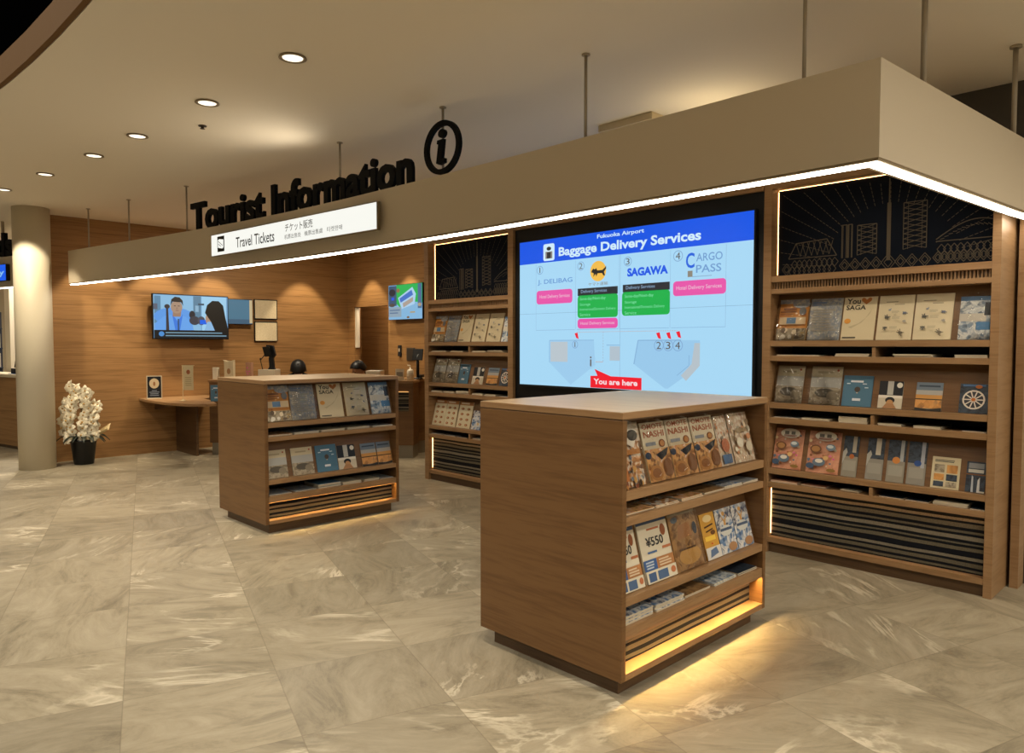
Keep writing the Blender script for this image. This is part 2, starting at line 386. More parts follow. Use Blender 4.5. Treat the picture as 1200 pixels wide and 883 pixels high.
for x, y in [(-9.86,2.53),(-8.93,2.70),(-7.76,2.90),(-5.23,3.17),(-3.965,3.212),(-2.69,3.21),(-1.43,3.19)]:
    r = mb(METAL); r.smooth = True; r.tube([(x,y,ZC1+.001),(x,y,ZCEIL-.001)], .009).tube([(x,y,ZCEIL-.008),(x,y,ZCEIL-.001)], .024, 14); r.build('rod', can)
for x, y in [(-1.075,3.6),(-.975,4.80)]:
    r = mb(METAL); r.smooth = True; r.tube([(x,y,ZC1+.001),(x,y,ZCEIL-.001)], .013).tube([(x,y,ZCEIL-.012),(x,y,ZCEIL-.001)], .03, 14); r.build('rod', can)

# lettering standing on the canopy
word = thing('sign_lettering', 'bold black Tourist Information letters standing on top of the canopy', 'sign', (0,0,0))
LM = flat('050607', .6, 0, .12)
def glyph_layout(words, x0, x1, hz, z0, bold):
    # natural widths laid out through the text geometry of each prefix
    full = text_geo(words, 0, bold)
    sc = (x1-x0)/(full[3]-full[2]); cap = text_geo('T', 0, bold); sz = hz/(cap[5]-cap[4])
    for i, ch in enumerate(words):
        if ch == ' ': continue
        pre = text_geo(words[:i+1], 0, bold); g = text_geo(ch, .5, bold)
        w = (g[3]-g[2])*sc; xr = x0+(pre[3]-full[2])*sc; xl = xr-w
        yc = cy((xl+xr)/2); dy = (cy(xr)-cy(xl))/(xr-xl)
        m = mb(LM)
        m.add([(xl+(v.x-g[2])*sc, yc+.03+((v.x-g[2])*sc-w/2)*dy - v.z*.03, z0+v.y*sz) for v in g[0]], g[1])
        m.build('letter', word)
glyph_layout('Tourist Information', -7.60, -4.25, .282, ZC1+.002, .03)
info = thing('information_symbol', 'black ring with a slanted letter i standing on the canopy', 'sign', (-3.93, 3.18, 2.842))
m = mb(LM); n = 40; vs = []
for y in (-.014, .014):
    for r in (.192, .155):
        for i in range(n): a = 2*PI*i/n; vs.append((r*math.cos(a), y, r*.94*math.sin(a)))
fs = []
for i in range(n):
    j = (i+1)%n; fs += [(i,j,n+j,n+i),(2*n+i,3*n+i,3*n+j,2*n+j),(i,2*n+i,2*n+j,j),(n+i,n+j,3*n+j,3*n+i)]
m.add(vs, fs); m.build('ring', info)
m = mb(LM)
m.prism([(-.045,.055),(.022,.055),(.0,-.075),(.03,-.075),(.03,-.105),(-.03,-.112),(-.058,-.10),(-.035,.025),(-.05,.03)], -.012, .014, 'y')
m.prism([(.0+.036*math.cos(2*PI*i/14), .095+.03*math.sin(2*PI*i/14)) for i in range(14)], -.012, .014, 'y')
m.build('letter', info)

# lit ticket sign on the canopy face
ax0, ax1 = -7.10, -4.56
ay0, ay1 = 2.878, 3.070
L_ = math.hypot(ax1-ax0, ay1-ay0)
sg = thing('lit_sign', 'long white backlit Travel Tickets sign fixed to the canopy face', 'sign', (ax0, ay0, 2.346), math.atan2(ay1-ay0, ax1-ax0))
SH = .208
mb(flat('7A6A50', .5)).box(0, L_, .002, .03, 0, SH).build('sign_box', sg)
p = mb(glow('F8F8F0', 1.0)).poly([(.006,.006),(L_-.006,.006),(L_-.006,SH-.006),(.006,SH-.006)], -.001)
p.use(flat('1A1A1C', .6)).box(.13, .26, -.004, -.002, .035, .18).use(glow('F8F8F0', 1.0))
p.poly([(.142,.075),(.225,.062),(.248,.072),(.248,.145),(.165,.155),(.142,.145)], -.005)
p.use(flat('3A3634', .6)).seg(.15,.135,.235,.09,.006,-.006).seg(.15,.11,.2,.083,.005,-.006)
p.text('Travel Tickets', .48, 1.14, .045, .14, -.003, .008)
p.use(flat('55504A', .6)).text('チケット販売', 1.31, 1.72, .105, .175, -.003, .004)
p.text('机票出售处', 1.30, 1.55, .045, .085, -.003).text('機票出售處', 1.60, 1.86, .045, .085, -.003).text('티켓판매', 1.92, 2.12, .045, .085, -.003)
p.build('sign_face', sg)

# ---------------------------------------------------------------- display racks
LEAN = math.radians(15)
def sloped(m, x0, x1, zl, zt, y0=.045, t=.01):
    k = math.tan(LEAN); y1 = y0+(zt-zl)*k
    return m.prism([(y0,zl),(y0+t,zl),(y1+t,zt),(y1,zt)], x0, x1, 'x')
def tier(root, x0, x1, t, dividers=(), dp=.32, woodm=None, lipdown=False):
    rt, lt, lb, bt, bb = t; woodm = woodm or W_FRAME
    sloped(mb(W_SIDE), x0, x1, lt+.001, rt-.001).build('display_board', root)
    mb(woodm).box(x0, x1, .003, dp, lb, lt).build('ledge', root, .0015)
    mb(BLACK).box(x0, x1, dp, dp+.01, bt, lb).box(x0, x1, .025, dp, lb-.006, lb-.0005).build('slot_shade', root)  # black sheets stand for the unlit dark inside the slot
    mb(woodm).box(x0, x1, .003, dp, bb, bt).build('shelf_board', root, .0015)
    if lipdown: mb(woodm).box(x0, x1, .0035, .0075, bb-.016, bb-.0002).build('light_pelmet', root)
    for d in dividers: mb(woodm).box(d, d+.022, .008, dp, bt+.0005, lb-.0065).build('divider', root)
def kiosk(loc, label, strong):
    W, D, H = 1.27, .88, 1.218
    r = thing('display_island', label, 'display shelf', loc, PI/2)
    mb(W_SIDE).box(0, .03, 0, D, .08, H-.034).build('side_panel', r, .0015)
    mb(W_SIDE).box(W-.03, W, 0, D, .08, H-.034).build('side_panel', r, .0015)
    mb(W_FRAME).box(0, W, 0, D, H-.029, H).build('top_board', r, .002)
    mb(W_TOP_LIT).box(.003, W-.003, .003, D-.003, H+.0002, H+.0012).build('top_surface', r)
    mb(W_DARK).box(.004, W-.004, .004, D-.004, H-.034, H-.029).build('shadow_gap', r)
    mb(W_SIDE).box(.03, W-.03, D-.02, D, .08, H-.034).build('back_panel', r)
    mb(W_DARK).box(.05, W-.05, .055, D-.05, 0, .08).build('plinth', r)
    mb(W_FRAME).box(.03, W-.03, 0, D-.02, .08, .11).build('bottom_board', r, .0015)
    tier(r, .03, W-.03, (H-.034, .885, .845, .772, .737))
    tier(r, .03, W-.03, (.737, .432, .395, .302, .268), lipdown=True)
    mb(STRIPES).box(.03, W-.03, .075, .09, .11, .268).build('striped_panel', r)
    mb(glow('FFD488', strong)).box(.035, W-.035, .0095, .022, .264, .2675).build('light_strip', r)
    mb(W_FRAME).box(.031, W-.031, .024, .028, .246, .2678).build('light_baffle', r)  # added baffle, keeps the strip's light off the striped panel
    return r
k1 = kiosk((-1.819, 2.417, 0), 'near free-standing walnut brochure island with pale wide top in front of the video wall', 190)
k2 = kiosk((-5.394, 2.575, 0), 'far free-standing walnut brochure island near the service counter', 80)

def art_panel(root, x0, x1, z0, z1, y):
    m = mb(NAVY).box(x0, x1, y, y+.012, z0, z1)
    W = x1-x0; H = z1-z0; m.use(GOLDLINE); yy = y-.0006
    X = lambda u: x0+u*W
    Z = lambda v: z0+v*H
    cx, cz = X(.56), Z(.02)
    for k in range(27):                                   # dotted rays
        a = math.radians(6+168*k/26); d = Vector((math.cos(a), math.sin(a)))
        t0 = .42; t1 = 2.0
        t = t0
        while t < t1:
            p = (cx+d.x*t, cz+d.y*t); q = (cx+d.x*(t+.02), cz+d.y*(t+.02))
            if x0+.01 < min(p[0],q[0]) and max(p[0],q[0]) < x1-.01 and q[1] < z1-.03: m.seg(p[0],p[1],q[0],q[1],.0035,yy)
            t += .028
    def diamond(u, v, s, rings=2):
        for r in range(rings):
            s2 = s*(1-.42*r); P = [(X(u),Z(v)-s2),(X(u)+s2*.8,Z(v)),(X(u),Z(v)+s2),(X(u)-s2*.8,Z(v))]
            for i in range(4): m.seg(*P[i], *P[(i+1)%4], .0045, yy-.0002)
    for u in (.05,.35,.4,.45,.5,.555,.61,.66,.715): diamond(u, .08, .042 if u != .555 else .055)
    for i in range(9): diamond(.08+.026*i, .055, .034, 1); diamond(.093+.026*i, .13, .03, 1)
    for i in range(9): diamond(.77+.026*i, .09, .036, 2); diamond(.783+.026*i, .17, .03, 1)
    P = [(.06,.2),(.10,.37),(.26,.39),(.31,.2)]           # hall roof
    for a, b in zip(P, P[1:]+P[:1]): m.seg(X(a[0]),Z(a[1]),X(b[0]),Z(b[1]),.006,yy)
    for i in range(6):
        u = .10+.03*i; m.seg(X(u),Z(.37),X(u+.022),Z(.22),.004,yy).seg(X(u+.022),Z(.22),X(u+.04),Z(.37),.004,yy)
    def tower(u0, u1, v0, v1, cross):
        for u in (u0, u1): m.seg(X(u),Z(v0),X(u),Z(v1),.005,yy)
        for u in (u0+(u1-u0)*.2, u1-(u1-u0)*.2): m.seg(X(u),Z(v0),X(u),Z(v1),.003,yy)
        m.seg(X(u0),Z(v1),X(u1),Z(v1),.005,yy)
        if cross:
            k = int((v1-v0)/.05)
            for i in range(k):
                a = v0+(v1-v0)*i/k; b = v0+(v1-v0)*(i+1)/k
                m.seg(X(u0),Z(a),X(u1),Z(b),.004,yy-.0002).seg(X(u1),Z(a),X(u0),Z(b),.004,yy-.0002)
    tower(.335,.36,.16,.52,False); tower(.365,.385,.16,.52,False); tower(.41,.5,.18,.5,True); tower(.62,.72,.2,.68,True)
    m.seg(X(.555),Z(.1),X(.555),Z(.96),.008,yy); tower(.548,.562,.1,.7,True)
    for i in range(14):                                   # dome arcs
        u = .76+.24*i/14; f = lambda q: .27+.17*math.sin(PI*min(1,(q-.76)/.34))
        m.seg(X(u),Z(f(u)),X(u+.017),Z(f(u+.017)),.006,yy).seg(X(u),Z(f(u)*.9),X(u+.017),Z(f(u+.017)*.86),.004,yy)
    m.seg(X(.76),Z(.25),X(.995),Z(.25),.006,yy)
    return m.build('art_panel', root)
def wall_unit(loc, W, fl, fr, label, side_mat):
    D = .44
    r = thing('wall_shelving', label, 'shelf unit', loc)
    mb(W_FRAME).box(0, fl, 0, D, .0, 2.64).build('side_panel', r, .002)
    mb(side_mat).box(W-fr, W, 0, D, .0, 2.64).build('side_panel', r, .002)
    mb(W_FRAME).box(fl, W-fr, 0, D, 2.60, 2.64).build('top_board', r, .002)
    x0, x1 = fl, W-fr
    art_panel(r, x0, x1, 1.985, 2.60, .10)
    mb(W_FRAME).box(x0, x1, .004, .12, 1.942, 1.985).build('shelf_board', r, .0015)
    m = mb(W_DARK).box(x0, x1, .05, .06, 1.893, 1.942); m.use(W_FRAME); k = int((x1-x0)/.02)
    for i in range(k): m.box(x0+(i+.2)*.02, x0+(i+.68)*.02, .035, .05, 1.893, 1.942)
    m.build('slatted_strip', r)
    mb(W_FRAME).box(x0, x1, .004, D-.02, 1.86, 1.893).build('shelf_board', r, .0015)
    dv = (.762-.011,) if W > 1.43 else (.745-.011,)
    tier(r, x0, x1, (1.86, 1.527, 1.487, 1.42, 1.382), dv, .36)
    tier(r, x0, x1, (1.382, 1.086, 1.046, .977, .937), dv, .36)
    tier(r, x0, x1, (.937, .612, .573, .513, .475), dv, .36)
    mb(STRIPES).box(x0, x1, .06, .075, .113, .475).build('striped_panel', r)
    mb(W_FRAME).box(x0, x1, .003, D-.02, .075, .113).build('bottom_board', r, .0015)
    mb(W_DARK).box(x0, x1, .03, .05, 0, .075).build('plinth', r)
    mb(SOFTBLACK).box(x0, x1, D-.02, D, 0, 2.60).build('back_panel', r)
    g = glow('FFBC74', 10)
    mb(g).box(x0+.0005, x0+.003, .0955, .0995, 2.0, 2.59).build('light_strip', r)
    mb(g).box(x0+.006, x1-.002, .0955, .0995, 2.597, 2.5995).build('light_strip', r)
    mb(g).box(x0+.01, x1-.01, .03, .036, .4725, .4745).build('light_strip', r)
    mb(g).box(x0+.0005, x0+.003, .05, .056, .13, .46).build('light_strip', r)
    return r
uR = wall_unit((-2.50, 4.965, 0), 1.45, .06, .045, 'right wall brochure shelving beside the video wall, skyline art on top', W_FRAME)
uL = wall_unit((-6.47, 4.965, 0), 1.40, .07, .07, 'left wall brochure shelving between the wall monitor and the video wall', W_FRAME)

# ---------------------------------------------------------------- printed matter
def art(m, w, h, y, spec):
    for i, s in enumerate(spec):
        yy = y-.0005*(i+1); k = s[0]; mt = MATS[s[-1]] if s[-1] in MATS else flat(s[-1], .45)
        m.use(mt)
        if k == 'r': m.poly([(s[1]*w-w/2,s[2]*h),(s[3]*w-w/2,s[2]*h),(s[3]*w-w/2,s[4]*h),(s[1]*w-w/2,s[4]*h)], yy)
        elif k == 'c': m.ell(s[1]*w-w/2, s[2]*h, s[3]*w, s[4]*h, yy, 18)
        elif k == 'o': m.ring(s[1]*w-w/2, s[2]*h, s[3]*w, s[4]*h, s[5]*w, yy, 20)
        elif k == 'p': m.poly([(a*w-w/2, b*h) for a, b in s[1]], yy)
        elif k == 'l': m.seg(s[1]*w-w/2, s[2]*h, s[3]*w-w/2, s[4]*h, s[5]*w, yy)
        elif k == 't': m.text(s[1], s[2]*w-w/2, s[4]*w-w/2, s[3]*h, s[5]*h, yy, .02)
def lines(x0, x1, z0, z1, n, c, rag=.3):
    rr = random.Random(n*7+int(x0*100)); out = []
    for i in range(n):
        z = z1-(z1-z0)*(i+.5)/n; hh = (z1-z0)/n*.28
        out.append(('r', x0, z-hh, x1-(x1-x0)*rag*rr.random(), z+hh, c))
    return out
def wheel():
    o = [('r',0,0,1,1,'night'),('c',.5,.46,.4,.33,'E2D8C8'),('c',.5,.46,.34,.28,'3A3A40')]
    for i in range(10): a = 2*PI*i/10; o.append(('l',.5,.46,.5+.36*math.cos(a),.46+.3*math.sin(a),.045,'E2D8C8'))
    return o+[('c',.5,.46,.08,.06,'C8702C'),('r',.1,.9,.9,.97,'4A6A90'),('c',.66,.9,.12,.06,'B86A2C')]
def SK(cx, cz, s, c, seed):
    rr = random.Random(seed); o = [('c',cx,cz,s*.55,s*.22,c)]
    for i in range(7):
        a = rr.uniform(0,PI*2); b = rr.uniform(.5,1)*s; o.append(('l',cx,cz,cx+b*math.cos(a),cz+b*.7*math.sin(a),.022,c))
    return o
def DOTS(n, cols, seed, r0=.02, r1=.05, z0=.03, z1=.97):
    rr = random.Random(seed); return [('c',rr.uniform(.06,.94),rr.uniform(z0,z1),rr.uniform(r0,r1),rr.uniform(r0,r1)*.7,cols[i%len(cols)]) for i in range(n)]
COV = {
 'orange': [('r',0,.3,1,.9,'C8863E')]+DOTS(14,['E0B068','A8662E','F0DCB8'],2,.02,.05,.32,.88)+[('r',0,.9,1,1,'map'),('c',.75,.88,.3,.1,'map'),('r',.15,.74,.6,.79,'7A4A22'),('r',.05,.68,.6,.71,'8A5A30'),('r',.05,.62,.5,.64,'8A5A30'),('c',.82,.7,.12,.1,'6A6A6A'),('r',.05,.38,.95,.56,'D0B890'),('r',.3,.4,.62,.55,'5F7FA0'),('r',0,0,1,.28,'temple')]+DOTS(12,['D8C8A8','6A5A48','A08860','E0D8C8'],5,.04,.09,.02,.25),
 'map': [('r',0,0,1,1,'map'),('r',.06,.88,.5,.92,'6E84A8'),('r',.06,.83,.35,.86,'6E84A8')]+lines(.1,.9,.2,.75,9,'9A948A',.5),
 'saga': [('t','You',.08,.84,.5,.97,'17150F'),('p',[(.68,.82),(.82,.9),(.84,.95),(.79,.98),(.74,.97),(.68,.93),(.62,.97),(.57,.98),(.52,.95),(.54,.9)],'A8662E'),('t','SAGA',.08,.70,.68,.81,'17150F'),('c',.16,.44,.1,.06,'D8953E'),('p',[(.2,.3),(.5,.38),(.7,.5),(.86,.7),(.9,.78),(.82,.6),(.6,.4),(.3,.27)],'BDAE8C')]+lines(.06,.5,.03,.08,1,'4A443A'),
 'sketch': lines(.2,.62,.84,.87,1,'8A7E68')+lines(.45,.85,.78,.81,1,'8A7E68')+SK(.33,.68,.06,'8A929C',1)+SK(.76,.6,.09,'6A7080',2)+SK(.27,.5,.12,'5E5A52',3)+SK(.78,.4,.08,'98928A',4)+SK(.26,.26,.1,'5E5A52',5)+SK(.72,.14,.13,'6E6452',6)+lines(.42,.66,.57,.63,3,'B0A488')+lines(.45,.68,.44,.5,3,'B0A488')+lines(.4,.66,.22,.28,3,'B0A488'),
 'snow': [('r',0,0,1,1,'snow'),('r',0,.9,1,1,'6F93B8'),('r',0,.42,.85,.6,'D8D0C0'),('r',.55,.22,1,.4,'4E86B8'),('r',.78,.55,1,.85,'2A2E36')],
 'temple': [('r',0,.72,1,1,'C8BA98'),('r',0,.45,1,.72,'B0AEA6'),('r',0,0,1,.45,'temple'),('c',.86,.9,.04,.03,'A8442C'),('r',.2,.82,.7,.87,'A89A7A'),('c',.5,.3,.34,.12,'5A5244'),('c',.75,.24,.18,.12,'8A7E68')],
 'blue': [('r',.25,.78,.68,.84,'D8DADC'),('r',.12,.72,.24,.75,'C8D4DC'),('r',.66,.72,.8,.75,'C8D4DC'),('r',.74,.60,.86,.63,'C8D4DC'),('c',.5,.55,.1,.09,'4A4038'),('c',.5,.44,.03,.02,'B8A890'),('r',.36,.18,.64,.26,'D4D8DC')],
 'people': [('r',0,.45,1,1,'1A1A1E'),('r',.35,.5,.6,1,'B8B4AA'),('c',.85,.86,.12,.1,'E0D8C8'),('r',0,.38,1,.48,'E0D8C8'),('r',0,0,1,.38,'C8BCA4'),('c',.5,.3,.2,.12,'1A1816'),('c',.5,.2,.15,.12,'B88858'),('p',[(.2,0),(.35,.18),(.65,.18),(.8,0)],'A87A50')],
 'sunset': [('r',0,.72,1,1,'6F7C88'),('r',.1,.84,.9,.9,'3E4A58'),('r',0,.5,1,.72,'A8A49C'),('r',0,.42,1,.56,'C8904A'),('r',0,.38,1,.42,'3A3024'),('r',0,.08,1,.38,'sunset'),('p',[(0,0),(1,0),(1,.12),(.5,.05),(0,.1)],'2E2A24')],
 'wheel': wheel(),
 'salmon': [('r',0,0,1,1,'salmon')]+DOTS(34,['D8B078','8A5230','5E7488','E0D0B4','A86A40','D87A9A'],4)+[('c',.55,.88,.34,.12,'D8D0BC'),('r',.35,.85,.5,.93,'6A6458'),('r',.58,.85,.72,.93,'6A6458'),('c',.28,.56,.18,.10,'6A4226'),('c',.28,.56,.13,.07,'A87844'),('c',.74,.62,.15,.08,'6E7C88'),('c',.72,.64,.1,.04,'C8CCC8'),('c',.42,.25,.2,.1,'5E6E7C'),('c',.42,.28,.12,.05,'D8D0C0'),('c',.16,.15,.13,.07,'3E5068'),('c',.82,.08,.14,.04,'8A6A30'),('c',.62,.36,.08,.05,'D8B070'),('c',.86,.35,.03,.02,'D84AA0'),('c',.1,.75,.05,.04,'D8C090')]+lines(.35,.8,.79,.84,2,'8A4A38'),
 'narrow_red': [('r',0,.5,1,1,'night'),('r',0,0,1,.5,'8C8474'),('r',.6,.6,.85,1,'B8AE98'),('c',.6,.5,.16,.06,'B0622C'),('r',.1,.15,.9,.4,'9A9484'),('p',[(0,.3),(.3,.6),(.2,.7),(0,.6)],'A8A498')],
 'narrow_grey': [('r',0,.5,1,1,'night'),('r',0,0,1,.5,'8A8478'),('r',.5,.6,.8,1,'C8BEA8'),('p',[(0,.3),(.3,.6),(.2,.7),(0,.6)],'A8A498'),('r',.1,.15,.9,.4,'989284')],
 'narrow_orange': [('r',0,.5,1,1,'night'),('r',0,0,1,.5,'8C8474'),('r',.7,.5,.9,1,'A8AAA8'),('c',.5,.52,.22,.08,'C8823E'),('r',.1,.15,.9,.4,'9A9484')],
 'narrow_blue': [('r',0,.5,1,1,'night'),('r',0,0,1,.5,'8A8478'),('r',.7,.4,.9,1,'A8AAB0'),('c',.55,.5,.2,.07,'2E4E8A'),('r',.1,.15,.9,.4,'989284')],
 'gallery': lines(.1,.9,.83,.92,2,'4A4A48',.2)+[('r',.1,.5,.46,.76,'temple'),('r',.54,.5,.92,.76,'sunset'),('r',.1,.26,.46,.46,'sunset'),('r',.54,.26,.92,.46,'night'),('r',.1,.06,.46,.22,'night'),('r',.54,.06,.92,.22,'temple')],
 'falls': [('r',0,0,1,1,'night'),('r',.1,.78,.9,.95,'8A8C8C'),('r',.1,.64,.9,.75,'C8C4B8'),('r',0,.56,1,.6,'7A5028'),('p',[(.3,0),(.42,0),(.38,.5),(.3,.55)],'B8BCC0'),('p',[(.6,0),(.75,0),(.72,.5),(.62,.4)],'D0D0CC'),('r',.75,.0,1,.05,'D8D0C0')],
 'dishes': [('r',0,.86,1,1,'B07848'),('r',.1,.9,.7,.96,'D8C8A8')]+[('c',a,b,.11,.045,'9A5A34') for a in (.28,.72) for b in (.72,.52,.32,.12)]+[('c',a,b,.05,.02,'D8A878') for a in (.28,.72) for b in (.72,.52,.32,.12)],
 'bluespot': [('r',0,0,1,1,'bluefig'),('c',.4,.6,.12,.08,'C8CCD0'),('c',.7,.3,.12,.08,'C8A878')],
 'foodbag': [('r',0,0,1,1,'feast')]+DOTS(26,['C8843E','F0E4CC','3A2A20','D8A860','8A4A2A','6A7A88'],9,.03,.08,0,.6)+[('r',0,.7,1,1,'bag'),('p',[(.1,.78),(.5,.98),(.95,.86),(.7,.6)],'E8E0D0'),('c',.72,.8,.2,.09,'2A2624'),('r',.2,.5,.9,.58,'B87A3A'),('r',.1,.1,.3,.3,'C87A3A')],
 'leaflet': [('r',0,.62,1,1,'D8CCB0'),('t','OMOTE',.08,.88,.92,.97,'A85A3A'),('t','NASHI',.08,.74,.92,.85,'A85A3A'),('c',.76,.62,.13,.07,'7A4422'),('c',.76,.62,.09,.05,'B07840'),('r',.1,.6,.5,.66,'8A9098'),('r',0,0,1,.54,'food'),('p',[(.4,.44),(.95,.54),(.85,.42),(.6,.34)],'1E2630'),('c',.1,.44,.12,.06,'2A3A50'),('c',.3,.14,.26,.13,'B07A40'),('c',.3,.14,.18,.08,'8A5628'),('c',.8,.2,.2,.16,'7A4E2C')],
 'parcelbag': [('r',0,0,1,1,'bag')]+DOTS(16,['C88860','D8CCB0','8A8478'],12,.03,.08,.2,.9)+[('c',.5,.4,.3,.14,'B87050'),('r',.1,.04,.8,.22,'4E6E94')],
 'sweetbag': [('r',0,0,1,1,'bag')]+DOTS(30,['E6DEC8','C89068','B0A890','D8C0A0','9A8468'],11,.04,.09,.02,.8)+[('r',.2,.6,.75,.68,'9A8668'),('c',.3,.4,.16,.1,'E0D8C4'),('c',.7,.3,.16,.1,'DCD0B8'),('c',.75,.5,.1,.06,'C88A60')],
 'price': [('r',0,.86,1,1,'2E4468'),('r',.06,.9,.8,.94,'9AA8B8'),('r',0,.34,1,.86,'D8CEB6'),('r',.3,.76,.7,.79,'A8603C'),('c',.82,.72,.09,.09,'8A4E2A'),('t','¥550',.2,.52,.78,.66,'26262A'),('r',.7,.44,.98,.48,'B87048'),('r',.2,.42,.5,.45,'4A6A98'),('r',0,.18,.42,.34,'3E5E92'),('r',.42,.18,1,.34,'B07A4C')]+lines(.06,.38,.2,.32,3,'B8C4D0')+lines(.48,.9,.2,.32,3,'D8C0A0')+[('r',0,0,1,.18,'D8CEB6'),('r',.06,.02,.3,.15,'3E5A84'),('r',.36,.02,.7,.15,'4A6488'),('c',.88,.1,.08,.05,'B87048')],
 'shrine': [('r',0,.86,1,1,'9A8C70'),('r',0,0,1,.86,'castle'),('p',[(.3,.7),(.7,.72),(.78,.5),(.22,.48)],'A87850'),('c',.55,.2,.4,.14,'C89A58'),('r',.2,.3,.8,.33,'5A3E28'),('c',.2,.8,.12,.05,'5E6A74'),('c',.88,.6,.08,.1,'2E3A4C')],
 'gold': [('r',0,0,1,1,'C8953C'),('c',.5,.88,.3,.08,'E0C890'),('l',.2,.7,.8,.74,.06,'4A2E14'),('l',.25,.6,.75,.64,.05,'4A2E14'),('c',.7,.56,.16,.05,'6A4420'),('r',.1,.4,.8,.5,'E8C048'),('c',.5,.33,.05,.015,'C02A1A'),('r',0,0,1,.26,'D0CCC4'),('p',[(.2,.04),(.8,.1),(.7,.24),(.3,.2)],'5A7090')],
 'figure': [('r',0,0,1,1,'bluefig'),('c',.5,.88,.09,.05,'C89858'),('p',[(.3,.86),(.5,.74),(.7,.86),(.56,.7),(.56,.6),(.44,.6),(.44,.7)],'C89858'),('c',.5,.5,.36,.12,'C8C8C0'),('r',.15,.5,.85,.56,'4A5A74'),('c',.7,.12,.25,.1,'A87E58')],
}
BASECOL = {'orange':'C8A878','map':'A8A498','saga':'D0C09C','sketch':'D2C3A0','snow':'8090A0','temple':'A09A8C','blue':'4A7187','people':'C8BCA4','sunset':'8A7C68','wheel':'2A2E38','salmon':'C48A68','gallery':'D2C49E','falls':'1E222A','dishes':'D0C2A0','bluespot':'3A5880','foodbag':'B08A60','leaflet':'CFC0A0','parcelbag':'B8AC98','sweetbag':'C8BCA4','price':'D8CEB6','shrine':'A88458','gold':'C8953C','figure':'4A6080'}
DESC = {'orange':'orange guide with blue square photo','map':'grey area map booklet','saga':'cream You SAGA magazine with heart','sketch':'cream leaflet with small ink sketches','snow':'blue and white snowy mountain brochure','temple':'cream topped brochure with grey temple photo','blue':'plain teal blue balloon booklet','people':'small black and cream people booklet','sunset':'small orange sunset booklet','wheel':'small dark booklet with white spoked wheel','salmon':'salmon pink food guide','narrow_red':'narrow dark leaflet with rust red dot','narrow_grey':'narrow dark and grey leaflet without dot','narrow_orange':'narrow dark leaflet with orange dot','narrow_blue':'narrow dark leaflet with blue dot','gallery':'cream leaflet with six small photos','falls':'small dark booklet with white waterfalls','dishes':'cream menu leaflet with rows of dishes','bluespot':'small blue patterned booklet','foodbag':'colourful food flyer with white tag','leaflet':'food leaflet with red lettering','parcelbag':'beige flyer with blue base','sweetbag':'cream flyer picturing sweets','price':'white price flyer marked 550 yen','shrine':'brown shrine flyer','gold':'narrow golden yellow leaflet','figure':'blue leaflet with yellow figure'}
def magazine(kind, w, h, t=.006, sleeve=False, label='', group=None, cat='brochure'):
    bc = BASECOL.get(kind, '6A6860')
    m = mb(flat(bc, .4)).box(-w/2, w/2, -t, 0, 0, h)
    m.use(flat('CFC4AC', .7)).box(-w/2+.001, w/2-.0005, -t+.0008, -.0008, .0005, h-.0005) if t > .008 else None
    art(m, w, h, -t, COV[kind])
    o = m.build('brochure'); tag(o, label, cat, group)
    if sleeve:
        s = mb(glass_sheet()); s.smooth = True; nx, nz = 6, 8; ww, hh = w*1.03, h*1.03; vs = []
        for j in range(nz+1):
            for i in range(nx+1):
                u = i/nx; v = j/nz; edge = min(u,1-u,v,1-v)
                vs.append((-ww/2+ww*u, -t-.018-(.012 if edge > .1 else 0)-.006*math.sin(u*7+v*5), v*hh))
        s.add(vs, [(j*(nx+1)+i, j*(nx+1)+i+1, (j+1)*(nx+1)+i+1, (j+1)*(nx+1)+i) for j in range(nz) for i in range(nx)])
        s.build('clear_sleeve', o)
    return o
def stand(loc, rotz, x0, x1, lt, item, where, y0=.045):
    kind, h, sleeve, extra = item
    w = x1-x0; xc = (x0+x1)/2
    lab = ('sleeved ' if sleeve else '')+DESC[kind]+', '+where
    o = magazine(kind, w, h, .007 if w > .17 else .005, sleeve, lab, 'brochures on display')
    o.name = 'brochure' if w > .13 else 'leaflet'
    y = y0-.001; c, s = math.cos(rotz), math.sin(rotz)
    o.location = (loc[0]+xc*c-y*s, loc[1]+xc*s+y*c, lt+.0012)
    o.rotation_euler = (-LEAN, 0, rotz)
    return o
def row(loc, rotz, org, lt, items, place, y0=.045):
    n = len(items)
    for i, (a, b, kind, h, sl) in enumerate(items):
        stand(loc, rotz, a-org, b-org, lt, (kind, h, sl, ''), f'{ORD[i]} on the {place}', y0)
K1 = ((-1.819, 2.417), PI/2, 2.417); K2 = ((-5.394, 2.575), PI/2, 2.575)
row(*K1, .885, [(2.452,2.640,'foodbag',.275,True),(2.672,2.862,'leaflet',.268,True),(2.868,3.066,'leaflet',.268,True),(3.076,3.282,'leaflet',.265,True),(3.292,3.415,'parcelbag',.255,True),(3.425,3.63,'sweetbag',.26,True)], 'near island top row')
row(*K1, .432, [(2.450,2.628,'price',.292,False),(2.652,2.884,'price',.298,False),(2.897,3.13,'shrine',.296,True),(3.165,3.300,'gold',.225,False),(3.308,3.468,'figure',.225,False),(3.474,3.635,'figure',.225,False)], 'near island lower row')
row(*K2, .885, [(2.61,2.82,'orange',.29,False),(2.832,3.05,'map',.29,True),(3.084,3.31,'saga',.29,False),(3.338,3.56,'sketch',.29,True),(3.59,3.79,'snow',.285,True)], 'far island top row')
row(*K2, .432, [(2.61,2.791,'temple',.225,False),(2.835,3.026,'temple',.225,False),(3.055,3.25,'blue',.225,False),(3.256,3.43,'people',.205,False),(3.490,3.645,'sunset',.2,False),(3.655,3.80,'sunset',.2,False)], 'far island lower row')
UR = ((-2.50, 4.965), 0, -2.50); UL = ((-6.47, 4.965), 0, -6.47)
